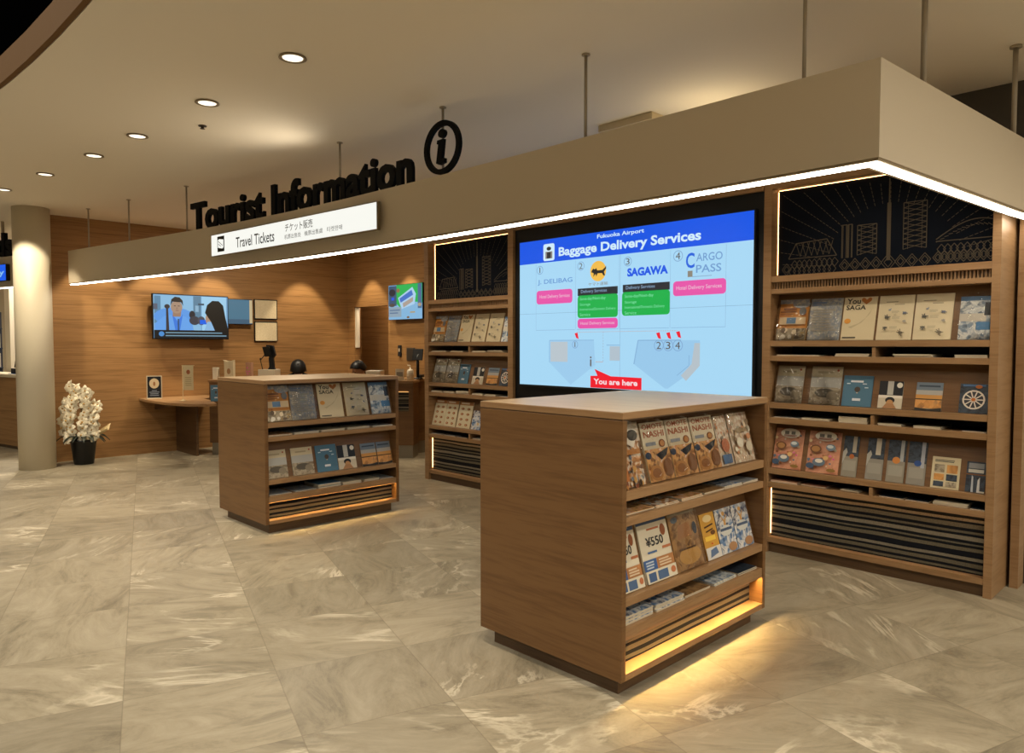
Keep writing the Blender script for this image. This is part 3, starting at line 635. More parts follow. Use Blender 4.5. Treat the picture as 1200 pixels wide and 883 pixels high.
row(*UR, 1.527, [(-2.413,-2.203,'orange',.297,True),(-2.193,-1.975,'map',.297,True),(-1.965,-1.755,'saga',.297,False),(-1.740,-1.530,'sketch',.297,False),(-1.521,-1.308,'sketch',.297,False),(-1.272,-1.107,'snow',.27,True)], 'right shelving top row')
row(*UR, 1.086, [(-2.42,-2.226,'temple',.268,True),(-2.173,-1.965,'temple',.268,True),(-1.950,-1.762,'blue',.21,False),(-1.72,-1.576,'people',.18,False),(-1.499,-1.35,'sunset',.18,False),(-1.257,-1.107,'wheel',.18,False)], 'right shelving middle row')
row(*UR, .612, [(-2.431,-2.222,'salmon',.29,False),(-2.185,-1.965,'salmon',.29,False),(-1.945,-1.847,'narrow_red',.275,False),(-1.79,-1.686,'narrow_grey',.275,False),(-1.662,-1.556,'narrow_orange',.275,False),(-1.540,-1.434,'narrow_blue',.275,False),(-1.4,-1.245,'gallery',.195,False),(-1.211,-1.11,'falls',.185,False)], 'right shelving bottom row')
row(*UL, 1.527, [(-6.385,-6.183,'orange',.29,False),(-6.170,-5.965,'map',.29,True),(-5.944,-5.747,'saga',.297,False),(-5.724,-5.520,'sketch',.297,False),(-5.5,-5.295,'sketch',.297,False),(-5.278,-5.157,'snow',.26,False)], 'left shelving top row')
row(*UL, 1.086, [(-6.385,-6.183,'temple',.265,True),(-6.170,-5.967,'temple',.265,True),(-5.955,-5.79,'blue',.21,False),(-5.726,-5.56,'people',.18,False),(-5.501,-5.34,'sunset',.18,False),(-5.31,-5.163,'wheel',.18,False)], 'left shelving middle row')
row(*UL, .612, [(-6.392,-6.196,'dishes',.285,False),(-6.190,-5.998,'dishes',.285,False),(-5.978,-5.760,'dishes',.285,False),(-5.741,-5.60,'bluespot',.2,False)], 'left shelving bottom row')

# brochures lying flat in the slots below each row
def pile(loc, rotz, org, a, b, z, n, t, cover, where, y=.02, dep=.24):
    w = b-a; rr = random.Random(int((a*37+z*91+loc[0])*100)); zz = z+.0008
    c, s = math.cos(rotz), math.sin(rotz)
    src = None
    for i in range(n):
        if src is None:
            m = mb(flat('CBBFA6', .6)).box(-w/2, w/2, 0, dep, 0, t*.86)
            if cover in MATS: m.use(MATS[cover])
            else: m.use(flat(cover, .4))
            m.box(-w/2, w/2, -.0005, dep, t*.86, t)
            o = m.build('flat_brochure'); src = o
        else: o = src.copy(); COL.objects.link(o)
        xx = (a+b)/2-org+rr.uniform(-.004,.004); yy = y+rr.uniform(0,.012)
        o.location = (loc[0]+xx*c-yy*s, loc[1]+xx*s+yy*c, zz); o.rotation_euler = (0,0,rotz+rr.uniform(-.02,.02))
        zz += t+.0004
        tag(o, where, 'brochure', where)
def piles(U, z, specs, place):
    for i, (a, b, n, t, cov) in enumerate(specs):
        nm = {'food':'food photo','feast':'colourful food photo','map':'grey map','night':'dark','castle':'brown photo','bluefig':'blue patterned','salmon':'salmon pink'}.get(cov, 'pale')
        pile(*U, a, b, z, n, t, cov, f'{nm} brochures lying flat, {ORD[i]} pile in the {place}')
piles(K1, .772, [(2.47,2.68,2,.005,'food'),(2.70,2.88,2,.005,'feast'),(2.90,3.08,2,.006,'food'),(3.10,3.28,2,.006,'castle'),(3.30,3.47,2,.008,'bluefig'),(3.48,3.64,2,.006,'map')], 'near island upper slot')
piles(K1, .302, [(2.46,2.68,3,.012,'bluefig'),(2.70,2.93,3,.01,'bluefig'),(2.95,3.17,2,.006,'castle'),(3.20,3.42,2,.006,'snow'),(3.44,3.63,2,.006,'night')], 'near island lower slot')
piles(K2, .772, [(2.62,2.82,2,.006,'food'),(2.84,3.06,2,.008,'map'),(3.08,3.3,2,.008,'C8BCA0'),(3.33,3.55,2,.008,'C8BCA0'),(3.58,3.79,2,.006,'map')], 'far island upper slot')
piles(K2, .302, [(2.62,2.81,1,.006,'map'),(2.84,3.03,1,.006,'map'),(3.05,3.26,3,.011,'4A7187'),(3.28,3.46,2,.011,'C8BCA0'),(3.5,3.65,2,.008,'C8BCA0'),(3.66,3.80,1,.006,'map')], 'far island lower slot')
piles(UR, 1.42, [(-2.40,-2.10,1,.008,'night'),(-1.99,-1.775,2,.009,'C8B898'),(-1.624,-1.404,2,.009,'D8CCB0'),(-1.28,-1.11,2,.009,'night')], 'right shelving top slot')
piles(UR, .977, [(-2.42,-2.24,1,.006,'map'),(-2.21,-2.02,2,.006,'D8CCB0'),(-1.96,-1.776,3,.013,'D8CCB0'),(-1.71,-1.57,2,.006,'D8CCB0'),(-1.496,-1.343,2,.007,'C8BCA0'),(-1.233,-1.107,1,.006,'night')], 'right shelving middle slot')
piles(UR, .513, [(-2.43,-2.235,2,.006,'salmon'),(-2.21,-2.04,2,.004,'salmon'),(-1.936,-1.826,2,.005,'D8CCB0'),(-1.69,-1.55,1,.006,'night'),(-1.53,-1.40,1,.006,'night'),(-1.375,-1.19,3,.008,'D8CCB0'),(-1.18,-1.10,1,.006,'night')], 'right shelving bottom slot')
piles(UL, 1.42, [(-6.37,-6.13,2,.006,'C8BCA0'),(-6.05,-5.85,2,.006,'C8B898'),(-5.70,-5.50,2,.007,'D8CCB0'),(-5.45,-5.24,2,.01,'D8CCB0')], 'left shelving top slot')
piles(UL, .977, [(-6.38,-6.20,2,.008,'C8BCA0'),(-6.17,-6.0,2,.009,'D8CCB0'),(-5.96,-5.76,3,.01,'D8CCB0'),(-5.70,-5.54,2,.008,'D8CCB0'),(-5.50,-5.34,2,.008,'C8BCA0'),(-5.31,-5.17,1,.006,'map')], 'left shelving middle slot')
piles(UL, .513, [(-6.38,-6.20,1,.006,'map'),(-6.16,-5.98,1,.006,'map'),(-5.94,-5.78,1,.006,'night'),(-5.69,-5.54,2,.006,'map')], 'left shelving bottom slot')

# ---------------------------------------------------------------- video wall
vw = thing('video_wall', 'large lit blue and white baggage service screen between the two wall shelvings', 'screen', (-5.066, 4.965, 0))
WW = 2.56
mb(BLACK).box(.005, WW-.005, .03, .06, .95, 2.60).build('surround', vw)
mb(W_FRAME).box(.003, WW, 0, .1, 2.60, 2.64).build('top_frame', vw, .002)
mb(W_FRAME).box(.003, WW, .02, .44, .0, .95).build('lower_panel', vw)
SX, SZ, SW, SHH = .096, 1.12, 2.395, 1.35
mb(SOFTBLACK).box(SX-.012, SX+SW+.012, .0, .0295, SZ-.02, SZ+SHH+.01).build('bezel', vw)
LB = 'A6D7F4'
p = MB(); Y0 = -.0008; lay = [Y0]
U = lambda u: SX+u*SW
V = lambda v: SZ+v*SHH
def R(u0,v0,u1,v1,c,d=0): p.use(glow(c)).poly([(U(u0),V(v0)),(U(u1),V(v0)),(U(u1),V(v1)),(U(u0),V(v1))], Y0-.0004*d)
def Tx(s,u0,u1,v0,v1,c,d=4,b=.0): p.use(glow(c)).text(s,U(u0),U(u1),V(v0),V(v1),Y0-.0004*d,b)
def Sg(u0,v0,u1,v1,w,c,d=3): p.use(glow(c)).seg(U(u0),V(v0),U(u1),V(v1),w,Y0-.0004*d)
def Po(pts,c,d=2): p.use(glow(c)).poly([(U(a),V(b)) for a,b in pts], Y0-.0004*d)
def rr_(u0,v0,u1,v1,c,d,r=.012):
    rv_ = r*SW/SHH; pts = []
    for (cx_, cz_, s) in ((u1-r,v1-rv_,0),(u0+r,v1-rv_,1),(u0+r,v0+rv_,2),(u1-r,v0+rv_,3)):
        for k in range(5): a = PI/2*(s+k/4); pts.append((cx_+r*math.cos(a), cz_+rv_*math.sin(a)))
    Po(pts, c, d)
R(0,0,1,1,LB,0); R(0,.843,1,1,'0C55E4',1)
BLK = '2A2C30'; GL = '88B4D8'; TW = 'CFEAF8'
rr_(.129,.853,.187,.968,TW,2,.008)
p.use(glow(BLK)).ell(U(.158),V(.935),.028,.018,Y0-.0016); R(.14,.868,.176,.915,'8A8580',3); R(.148,.868,.168,.91,BLK,4)
Tx('Fukuoka Airport',.395,.60,.952,.985,TW,4,.02)
Tx('Baggage Delivery Services',.209,.82,.858,.935,TW,4,.03)
for u in (.09,.294,.495,.706,.909): Sg(u,.38,u,.835,.003,GL,1)
for a, b in ((.09,.29),(.3,.492),(.5,.702),(.71,.909)): Sg(a,.38,b,.38,.004,GL,1)
def num(u, v, s, n, ring='7FA6D0'):
    p.use(glow(ring)).ring(U(u),V(v),s*1.15,s*1.15,.006,Y0-.0012); w = .008 if n != '1' else .0022
    Tx(n,u-w*s/.035,u+w*s/.035,v-.019*s/.035,v+.019*s/.035,'5A5250',5,.0)
num(.111,.794,.035,'1'); num(.319,.795,.035,'2'); num(.532,.794,.035,'3'); num(.735,.797,.038,'4')
Tx('J. DELIBAG',.10,.278,.688,.728,'5F92D2',4,.01)
p.use(glow('F2BC4C')).ell(U(.40),V(.752),.088,.088,Y0-.0008,32)
Po([(.372,.76),(.378,.772),(.384,.764),(.392,.772),(.396,.757),(.42,.757),(.432,.772),(.436,.782),(.437,.765),(.427,.745),(.432,.72),(.424,.722),(.418,.738),(.398,.738),(.392,.718),(.388,.735),(.378,.717),(.38,.74),(.368,.748)],'1C1C20',3)
Tx('ヤマト運輸',.355,.445,.66,.682,'8A8070',4)
Tx('SAGAWA',.53,.697,.70,.752,'0C55E4',4,.05)
Tx('C',.765,.797,.72,.808,'1C60DC',4,.02); Tx('ARGO',.803,.897,.755,.80,'6F9CD0',4,.01); Tx('PASS',.803,.893,.69,.735,'6F9CD0',4,.01)
R(.772,.67,.79,.705,'8A8478',3); R(.79,.668,.86,.672,'88A8C8',3)
PK = 'E652A8'; GN = '0CAE48'
rr_(.093,.559,.278,.652,PK,2); Tx('Hotel Delivery Services',.11,.265,.592,.622,'E8C8D8',4)
rr_(.717,.564,.91,.65,PK,2); Tx('Hotel Delivery Services',.73,.895,.592,.622,'E8C8D8',4)
R(.304,.600,.489,.648,'20242C',2); Tx('Delivery Services',.32,.44,.612,.638,'8FB0D0',4)
R(.511,.605,.704,.652,'20242C',2); Tx('Delivery Services',.525,.645,.617,.643,'8FB0D0',4)
rr_(.304,.455,.490,.603,GN,2); rr_(.508,.460,.705,.607,GN,2)
for u in (.315,.52):
    Tx('Same-day/Next-day',u,u+.12,.565,.59,'7FE0A8',4); Tx('Storage',u,u+.05,.53,.552,'7FE0A8',4); Tx('International/Domestic Delivery',u,u+.165,.498,.52,'7FE0A8',4); Tx('Service',u,u+.05,.467,.487,'7FE0A8',4)
rr_(.304,.386,.490,.450,PK,2); Tx('Hotel Delivery Services',.318,.475,.405,.43,'E8C8D8',4)
u = .30
while u < .735: Sg(u,.363,min(u+.005,.735),.363,.004,'C89A8A',3); u += .009
v = .363
while v > .17: Sg(.425,v,.425,v-.009,.004,'9AA0B0',3); v -= .018
Sg(.39,.17,.425,.17,.004,'C89A8A',3)
for u, v in ((.298,.33),(.66,.325),(.7,.325),(.738,.33)): Po([(u-.008,v+.025),(u+.006,v+.03),(u+.012,v-.012),(u,v-.005)],'EE1C30',4)
num(.292,.281,.03,'1'); num(.663,.276,.04,'2'); num(.70,.276,.04,'3'); num(.737,.276,.04,'4')
p.use(glow('9CC8E8')).ring(U(.368),V(.17),.06,.06,.003,Y0-.0008); Sg(.368,.14,.368,.185,.016,'6A6460',4); Sg(.368,.192,.368,.204,.016,'6A6460',4)
MC = '96C4E6'; G2 = '86B2D8'
Po([(.162,.31),(.382,.31),(.388,.15),(.271,.014),(.162,.159)],'9CCBEC',1); R(.168,.165,.255,.30,'B8C4CC',2)
Sg(.162,.31,.382,.31,.006,G2,2); Sg(.162,.31,.162,.16,.006,G2,2)
Po([(.578,.307),(.82,.306),(.82,.16),(.70,.02),(.688,.02),(.561,.161)],'98C8EA',1); Sg(.578,.307,.75,.307,.008,G2,2); Sg(.578,.307,.561,.161,.01,G2,2); Sg(.78,.22,.78,.16,.006,G2,2); Sg(.78,.16,.735,.1,.006,G2,2)
Po([(.80,.29),(.82,.29),(.82,.16),(.77,.07),(.75,.1),(.79,.17)],'B4C0C8',2); R(.455,.18,.50,.27,'B0C0CC',2); p.use(glow(G2)).poly([(U(.44),V(.28)),(U(.5),V(.28)),(U(.5),V(.275)),(U(.44),V(.275))],Y0-.0012)
Po([(.367,.078),(.367,.002),(.594,.002),(.594,.077),(.46,.080),(.386,.123),(.40,.08)],'F0182C',4); Tx('You are here',.382,.577,.025,.062,'F4D8DC',6,.03)
p.build('screen_image', vw)
m = mb(glow('7FA8C8')).seg(U(0),V(.495),U(1),V(.495),.003,Y0-.0006).seg(U(.5),V(0),U(.5),V(.843),.003,Y0-.0006); m.build('panel_seam', vw)

# ---------------------------------------------------------------- monitors and frames on the wood walls
def monitor(name, label, loc, rotz, w, h, arts, dep=.04, arm=.07):
    t = thing(name, label, 'monitor', loc, rotz)
    mb(BLACK).box(0, w, 0, dep, 0, h).build('housing', t, .002)
    mb(SOFTBLACK).box(w*.35, w*.65, dep, dep+arm, h*.3, h*.7).build('wall_bracket', t)
    q = MB()
    for i, s in enumerate(arts):
        y = -.0006*(i+1); g = glow(s[-1]); q.use(g); k = s[0]
        if k == 'r': q.poly([(s[1]*w,s[2]*h),(s[3]*w,s[2]*h),(s[3]*w,s[4]*h),(s[1]*w,s[4]*h)], y)
        if k == 'p': q.poly([(a*w,b*h) for a,b in s[1]], y)
        if k == 'c': q.ell(s[1]*w,s[2]*h,s[3]*w,s[4]*h,y,20)
        if k == 't': q.text(s[1],s[2]*w,s[4]*w,s[3]*h,s[5]*h,y)
    q.build('screen_image', t); return t
tvart = [('r',.01,.02,.99,.98,'6F9CC4'),('r',.01,.2,.62,.97,'88B8DA'),('r',.02,.35,.1,.95,'5C86A4'),('r',.52,.42,.62,.97,'5A7F98'),('r',.545,.62,.59,.76,'8AAFC8'),('r',.63,.2,.97,.97,'9CCBE8'),('r',.01,.65,.06,.78,'5A6070'),
 ('c',.27,.50,.26,.20,'5C98E0'),('p',[(.02,.2),(.02,.34),(.14,.5),(.28,.56),(.42,.5),(.5,.36),(.52,.2)],'64A0E6'),('p',[(.24,.56),(.31,.4),(.38,.56),(.34,.2),(.28,.2)],'3C78D8'),('p',[(.25,.5),(.35,.5),(.36,.62),(.25,.62)],'9A7A64'),('c',.30,.71,.075,.14,'A68A74'),('p',[(.22,.74),(.235,.88),(.28,.94),(.34,.93),(.38,.86),(.385,.74),(.36,.82),(.25,.83)],'2A2420'),('r',.31,.2,.33,.45,'35506E'),('r',.265,.73,.29,.745,'3A2A22'),('r',.315,.73,.34,.745,'3A2A22'),('r',.285,.63,.325,.642,'7A4A40'),('p',[(.298,.71),(.306,.71),(.312,.665),(.292,.665)],'8E7260'),
 ('p',[(.16,.2),(.2,.2),(.19,.72),(.165,.72)],'3A3436'),('c',.178,.72,.035,.05,'3A3436'),
 ('c',.5,.55,.04,.09,'26242A'),('c',.53,.42,.07,.1,'3A3A42'),('c',.62,.42,.05,.1,'4A4A54'),('r',.6,.34,.69,.44,'1460E0'),('r',.58,.77,.66,.81,'3A4A5A'),
 ('c',.72,.46,.045,.13,'A88A74'),('p',[(.66,.2),(.70,.4),(.76,.4),(.8,.2)],'88B4DC'),('p',[(.67,.6),(.70,.78),(.77,.88),(.86,.88),(.92,.78),(.95,.5),(.99,.2),(.80,.2),(.75,.4)],'14120F'),('r',.01,.02,.99,.2,'0C0D10'),('c',.10,.115,.035,.055,'4A8ACC'),
 ('r',.15,.13,.9,.155,'6F93A8'),('r',.15,.065,.96,.09,'6F93A8')]
mt = monitor('wall_monitor', 'black wall monitor showing a man in a blue shirt facing a dark-haired woman', (XW+.13, 3.455, 1.575), PI/2, 1.045, .625, tvart, .05, .074)
monitor('wall_monitor', 'smaller teal-screened monitor behind and right of the black wall monitor', (XW+.06, 4.40, 1.80), PI/2, .50, .375, [('r',.01,.02,.99,.98,'3E5A70'),('r',.01,.2,.9,.97,'4A7288'),('r',.9,.05,.99,.97,'C0AC84')], .03, .055)
for zz, l in ((1.885,'upper'),(1.545,'lower')):
    t = thing('framed_certificate', f'{l} of two parchment coloured framed notices on the wood wall', 'picture frame', (XW-.005, 4.955, zz), PI/2, 'framed notices on the wood wall')
    mb(BLACK).box(0, .375, 0, .02, 0, .305 if zz > 1.7 else .31).build('frame', t, .002)
    h_ = .305; q = mb(MATS['parchment']).poly([(.014,.014),(.361,.014),(.361,h_-.014),(.014,h_-.014)], -.001); q.build('notice_sheet', t)
tv2 = [('r',.01,.01,.99,.99,'7FB2D8'),('p',[(.25,.99),(.99,.99),(.99,.45),(.7,.5),(.4,.3),(.2,.5)],'14AE50'),('r',.02,.4,.25,.97,'30506E'),('c',.12,.78,.1,.1,'1A2230'),('c',.3,.83,.05,.06,'8A6848'),('r',.1,.56,.18,.64,'1450E0'),('c',.12,.42,.09,.05,'4A4440'),
 ('p',[(.3,.62),(.72,.9),(.82,.7),(.78,.42),(.4,.3)],'A8CCE8'),('p',[(.34,.6),(.7,.82),(.74,.68),(.38,.48)],'3C6FC4'),('p',[(.44,.46),(.74,.62),(.74,.5),(.46,.34)],'A89A90'),('r',.02,.08,.4,.36,'8AA0B0'),('r',.05,.26,.36,.29,'4A6A90'),('r',.05,.18,.3,.21,'4A6A90'),('r',.66,.18,.8,.22,'A89870'),('c',.6,.06,.04,.03,'7A5A3A'),('r',.88,.3,.99,.98,'46688C'),('c',.93,.4,.05,.05,'A89880')]
monitor('wall_monitor', 'wall monitor showing a green and blue poster on the back wall beside the left shelving', (-9.38, YB-.09, 1.875), 0, .86, .53, tv2, .045, .045)
t = thing('wall_switch', 'small dark wall intercom below the poster monitor', 'intercom', (-9.20, YB-.025, 1.32))
mb(SOFTBLACK).box(-.035,.035,0,.025,0,.17).build('housing', t, .004); mb(flat('B8A890')).box(-.018,.018,-.003,0,.07,.12).build('button', t)
t = thing('wall_panel', 'square grey access panel on the back wall behind the black terminal', 'panel', (-9.02, YB-.02, 1.26))
mb(flat('4A443C', .4)).box(0, .19, 0, .02, 0, .19).build('plate', t, .002)
mb(flat('3A352F', .4)).box(.02, .17, -.003, 0, .02, .17).build('cover', t)

# ---------------------------------------------------------------- service counter and side table
A0 = Vector((-9.9, 3.95)); B0 = Vector((-7.74, 5.75))
ang = math.atan2(B0.y-A0.y, B0.x-A0.x); CL = (B0-A0).length
ct = thing('service_counter', 'walnut service counter with grey kick plate behind the far island', 'counter', (A0.x, A0.y, 0), ang)
mb(W_SIDE).box(0, CL, 0, .03, .17, .99).box(CL-.03, CL, .03, .31, .17, .99).box(0, .03, .03, .31, .17, .99).build('front_panel', ct)
mb(W_FRAME).box(-.01, CL+.01, -.02, .33, .99, 1.025).build('worktop', ct, .003)
mb(GREYKICK).box(.02, CL-.01, .02, .05, 0, .17).box(CL-.04, CL-.01, .05, .30, 0, .17).build('kick_plate', ct)
mb(STRIPES).box(CL-.22, CL-.06, -.004, 0, .62, .87).build('striped_panel', ct)
mb(glow('FFC070', 1.2)).box(CL-.22, CL-.06, -.012, -.001, .875, .882).build('light_strip', ct)
cb = thing('back_cabinet', 'low walnut cabinet with grey kick plate left of the left wall shelving', 'cabinet', (-8.62, 6.03, 0))
mb(W_SIDE).box(0, .56, 0, .56, .17, .99).build('body', cb); mb(W_FRAME).box(-.01, .57, -.01, .56, .99, 1.025).build('worktop', cb, .003)
mb(GREYKICK).box(.02, .54, .02, .56, 0, .17).build('kick_plate', cb)
def on_counter(s, q=.12):
    d = (B0-A0).normalized(); n = Vector((-d.y, d.x)); p_ = A0+d*(s*CL)+n*q; return p_
ZT = 1.026
tb = thing('side_table', 'curved wood side table fixed to the panelled wall below the big monitor', 'table', (0,0,0))
pts = [(XW+.001,3.30),(-10.3,3.27),(-9.95,3.27),(-9.62,3.29),(-9.36,3.34),(-9.15,3.43),(-9.02,3.56),(-9.05,3.70),(-9.6,3.86),(-9.95,3.90),(-10.19,4.18),(XW+.001,4.2)]
m = mb(W_FRAME).prism(pts, .735, .768, 'z'); m.build('table_top', tb, .003)
mb(W_DARK).box(XW+.001, -9.93, 3.78, 3.81, 0, .734).build('support_panel', tb)
mb(W_DARK).prism([(XW+.001,.6),(XW+.001,.734),(-9.6,.734)], 3.5, 3.52, 'y').build('bracket', tb)
# framed notice, pennant stand and leaflets on the side table
t = thing('framed_notice', 'small black framed notice with a cream round badge standing on the side table', 'picture frame', (-10.42, 3.42, .7685), PI/2-.35)
mb(flat('B8AC94', .5)).box(-.095, .095, 0, .015, 0, .31).build('frame', t, .002)
m = mb(flat('12161E', .4)).poly([(-.083,.012),(.083,.012),(.083,.298),(-.083,.298)], -.0008); m.use(flat('CBB894')).ell(0,.205,.06,.068,-.0016); m.use(flat('9A6A44')).ell(0,.2,.014,.03,-.0024).use(flat('8A96A8'))
for i, w_ in enumerate((.03,.06,.05,.055)): m.poly([(-w_,.105-.022*i),(w_,.105-.022*i),(w_,.113-.022*i),(-w_,.113-.022*i)], -.0016)
m.build('notice_sheet', t); mb(WHITE).box(-.09,.09,-.03,.05,0,.006).build('foot', t)
t = thing('pennant_stand', 'cream pennant hanging on a small table stand on the side table', 'flag', (-9.75, 3.55, .7685), PI/2-.75)
m = mb(flat('C8B890')); m.smooth = True; m.lathe([(.045,0),(.045,.006),(.01,.012),(.004,.02),(.004,.465)], n=16); m.build('pole', t)
mb(flat('C8B890')).box(-.01, .15, -.004, .004, .455, .463).build('cross_bar', t)
m = mb(flat('D2C29A', .8)); vs = []; 
for j in range(9):
    for i in range(5): u = i/4; v = j/8; vs.append((.008+.13*u, .003*math.sin(v*6+u*2), .455-.315*v))
m.add(vs, [(j*5+i, j*5+i+1, (j+1)*5+i+1, (j+1)*5+i) for j in range(8) for i in range(4)])
m.use(flat('9A5A34')).ell(.075,.375,.024,.03,-.006).use(flat('A8946A'))
for i in range(5): m.poly([(.035,.30-.025*i),(.115,.30-.025*i),(.115,.308-.025*i),(.035,.308-.025*i)], -.006)
o = m.build('pennant', t); so = o.modifiers.new('thick','SOLIDIFY'); so.thickness = .002
o = magazine('blue', .13, .21, .005, False, 'blue leaflet in a stand on the side table beside the far island'); o.name = 'leaflet'
o.location = (-9.36, 3.82, .769); o.rotation_euler = (-.12, 0, PI/2-.4)
# things on the counter
def small_box(s, w, h, col, lab, badge=None, q=.08, dep=.06):
    pt = on_counter(s, q); t = thing('leaflet_box', lab, 'box', (pt.x, pt.y, ZT), ang)
    mb(flat(col, .6)).box(-w/2, w/2, 0, dep, 0, h).build('box_body', t, .003)
    if badge: 
        m = mb(flat(badge, .6)).ell(0, h*.45, w*.2, h*.16, -.0008); m.build('badge', t)
    return t
t = small_box(.085, .13, .245, 'CDBE9C', 'cream packet with a small round badge on the service counter', 'A07850')
m = mb(flat('CDBE9C', .6)).prism([(-.065,.245),(-.085,.262),(-.03,.25),(.03,.25),(.07,.265),(.065,.245)], .01, .05, 'y'); m.build('folded_flap', t)
small_box(.015, .07, .16, 'CFC6B0', 'small white packet at the left end of the service counter')
t = small_box(.185, .085, .23, 'B4876A', 'pale pink carton on the service counter beside the cream packet')
m = mb(flat('E050A0', .5)); [m.ell(a, b, .008, .01, -.0008) for a, b in ((-.015,.16),(-.025,.11),(.01,.11),(-.012,.08))]; m.build('dots', t)
def terminal(s, q, lab, k=1.0, basew=.23):
    pt = on_counter(s, q); t = thing('payment_terminal', lab, 'terminal', (pt.x, pt.y, ZT), ang)
    mb(flat('D8CCB4', .5)).box(-basew/2, basew/2, 0, .2, 0, .135).build('base_box', t, .004)
    m = mb(BLACK); m.prism([(.0,.135),(.1,.135),(.085,.17),(.075,.29),(.11,.33),(.075,.46),(-.02,.47),(-.01,.40),(.03,.35),(.015,.29),(.02,.17)], .05, .1, 'y'); m.build('stand', t, .004)
    m = mb(BLACK); m.mx = Matrix.Translation((.02,.02,.31))@Matrix.Rotation(.35,4,'X')@Matrix.Rotation(-.1,4,'Y'); m.box(-.045,.05,0,.02,0,.14); m.build('screen', t, .003)
    m = mb(SOFTBLACK); m.smooth = True; m.tube([(-.07,.05,.135),(-.10,.05,.26),(-.04,.05,.33),(.02,.06,.36)], .006).ball((-.10,.05,.275),.012,.012,.018,8,6); m.build('microphone_arm', t)
    return t
terminal(.27, .1, 'black payment terminal with thin bent arm on a white box on the service counter')
for s, lab in ((.80, 'flat cream document tray on the service counter beside the seated clerk'),):
    pt = on_counter(s, .08); t = thing('document_tray', lab, 'tray', (pt.x, pt.y, ZT), ang)
    mb(flat('D8CCB4', .5)).box(-.1, .1, 0, .2, 0, .122).build('tray_body', t, .004); mb(flat('EDE6D6', .6)).box(-.09, .09, .01, .19, .1225, .126).build('paper_sheet', t)
pt = on_counter(.93, .08); t = thing('leaflet_holder', 'small clear leaflet holder on the right end of the service counter', 'leaflet holder', (pt.x, pt.y, ZT), ang)
mb(flat('D0C6B0', .4)).box(-.06, .055, 0, .006, 0, .15).box(-.06,.055,.006,.06,0,.02).build('holder', t); mb(flat('8A8070', .5)).box(-.045,.04,-.004,-.001,.05,.11).build('leaflet', t)
pt = on_counter(.985, .1); t = thing('hand_sanitizer', 'white pump bottle on the right end of the service counter', 'bottle', (pt.x-.03, pt.y, ZT), ang)
m = mb(flat('DCD2BE', .4)); m.smooth = True; m.lathe([(.045,0),(.045,.12),(.03,.145),(.012,.15),(.012,.17)], n=18); m.build('bottle_body', t)
m = mb(flat('DCD2BE', .4)); m.tube([(0,0,.17),(0,0,.195),(-.035,0,.195)], .006); m.build('pump', t)
t = thing('display_terminal', 'tall black display terminal on a post standing on the low cabinet', 'terminal', (-8.1, 6.1, ZT), .5)
m = mb(BLACK); m.smooth = True; m.tube([(0,0,.01),(0,0,.34)], .022).lathe([(.075,0),(.075,.01),(.03,.02)], n=18); m.build('post', t)
m = mb(BLACK); m.mx = Matrix.Translation((0,-.03,.26))@Matrix.Rotation(-.25,4,'X'); m.box(-.075,.075,0,.025,0,.16); m.build('screen', t, .004)
mb(BLACK).box(.03,.08,-.04,.04,.02,.06).build('card_reader', t, .004)

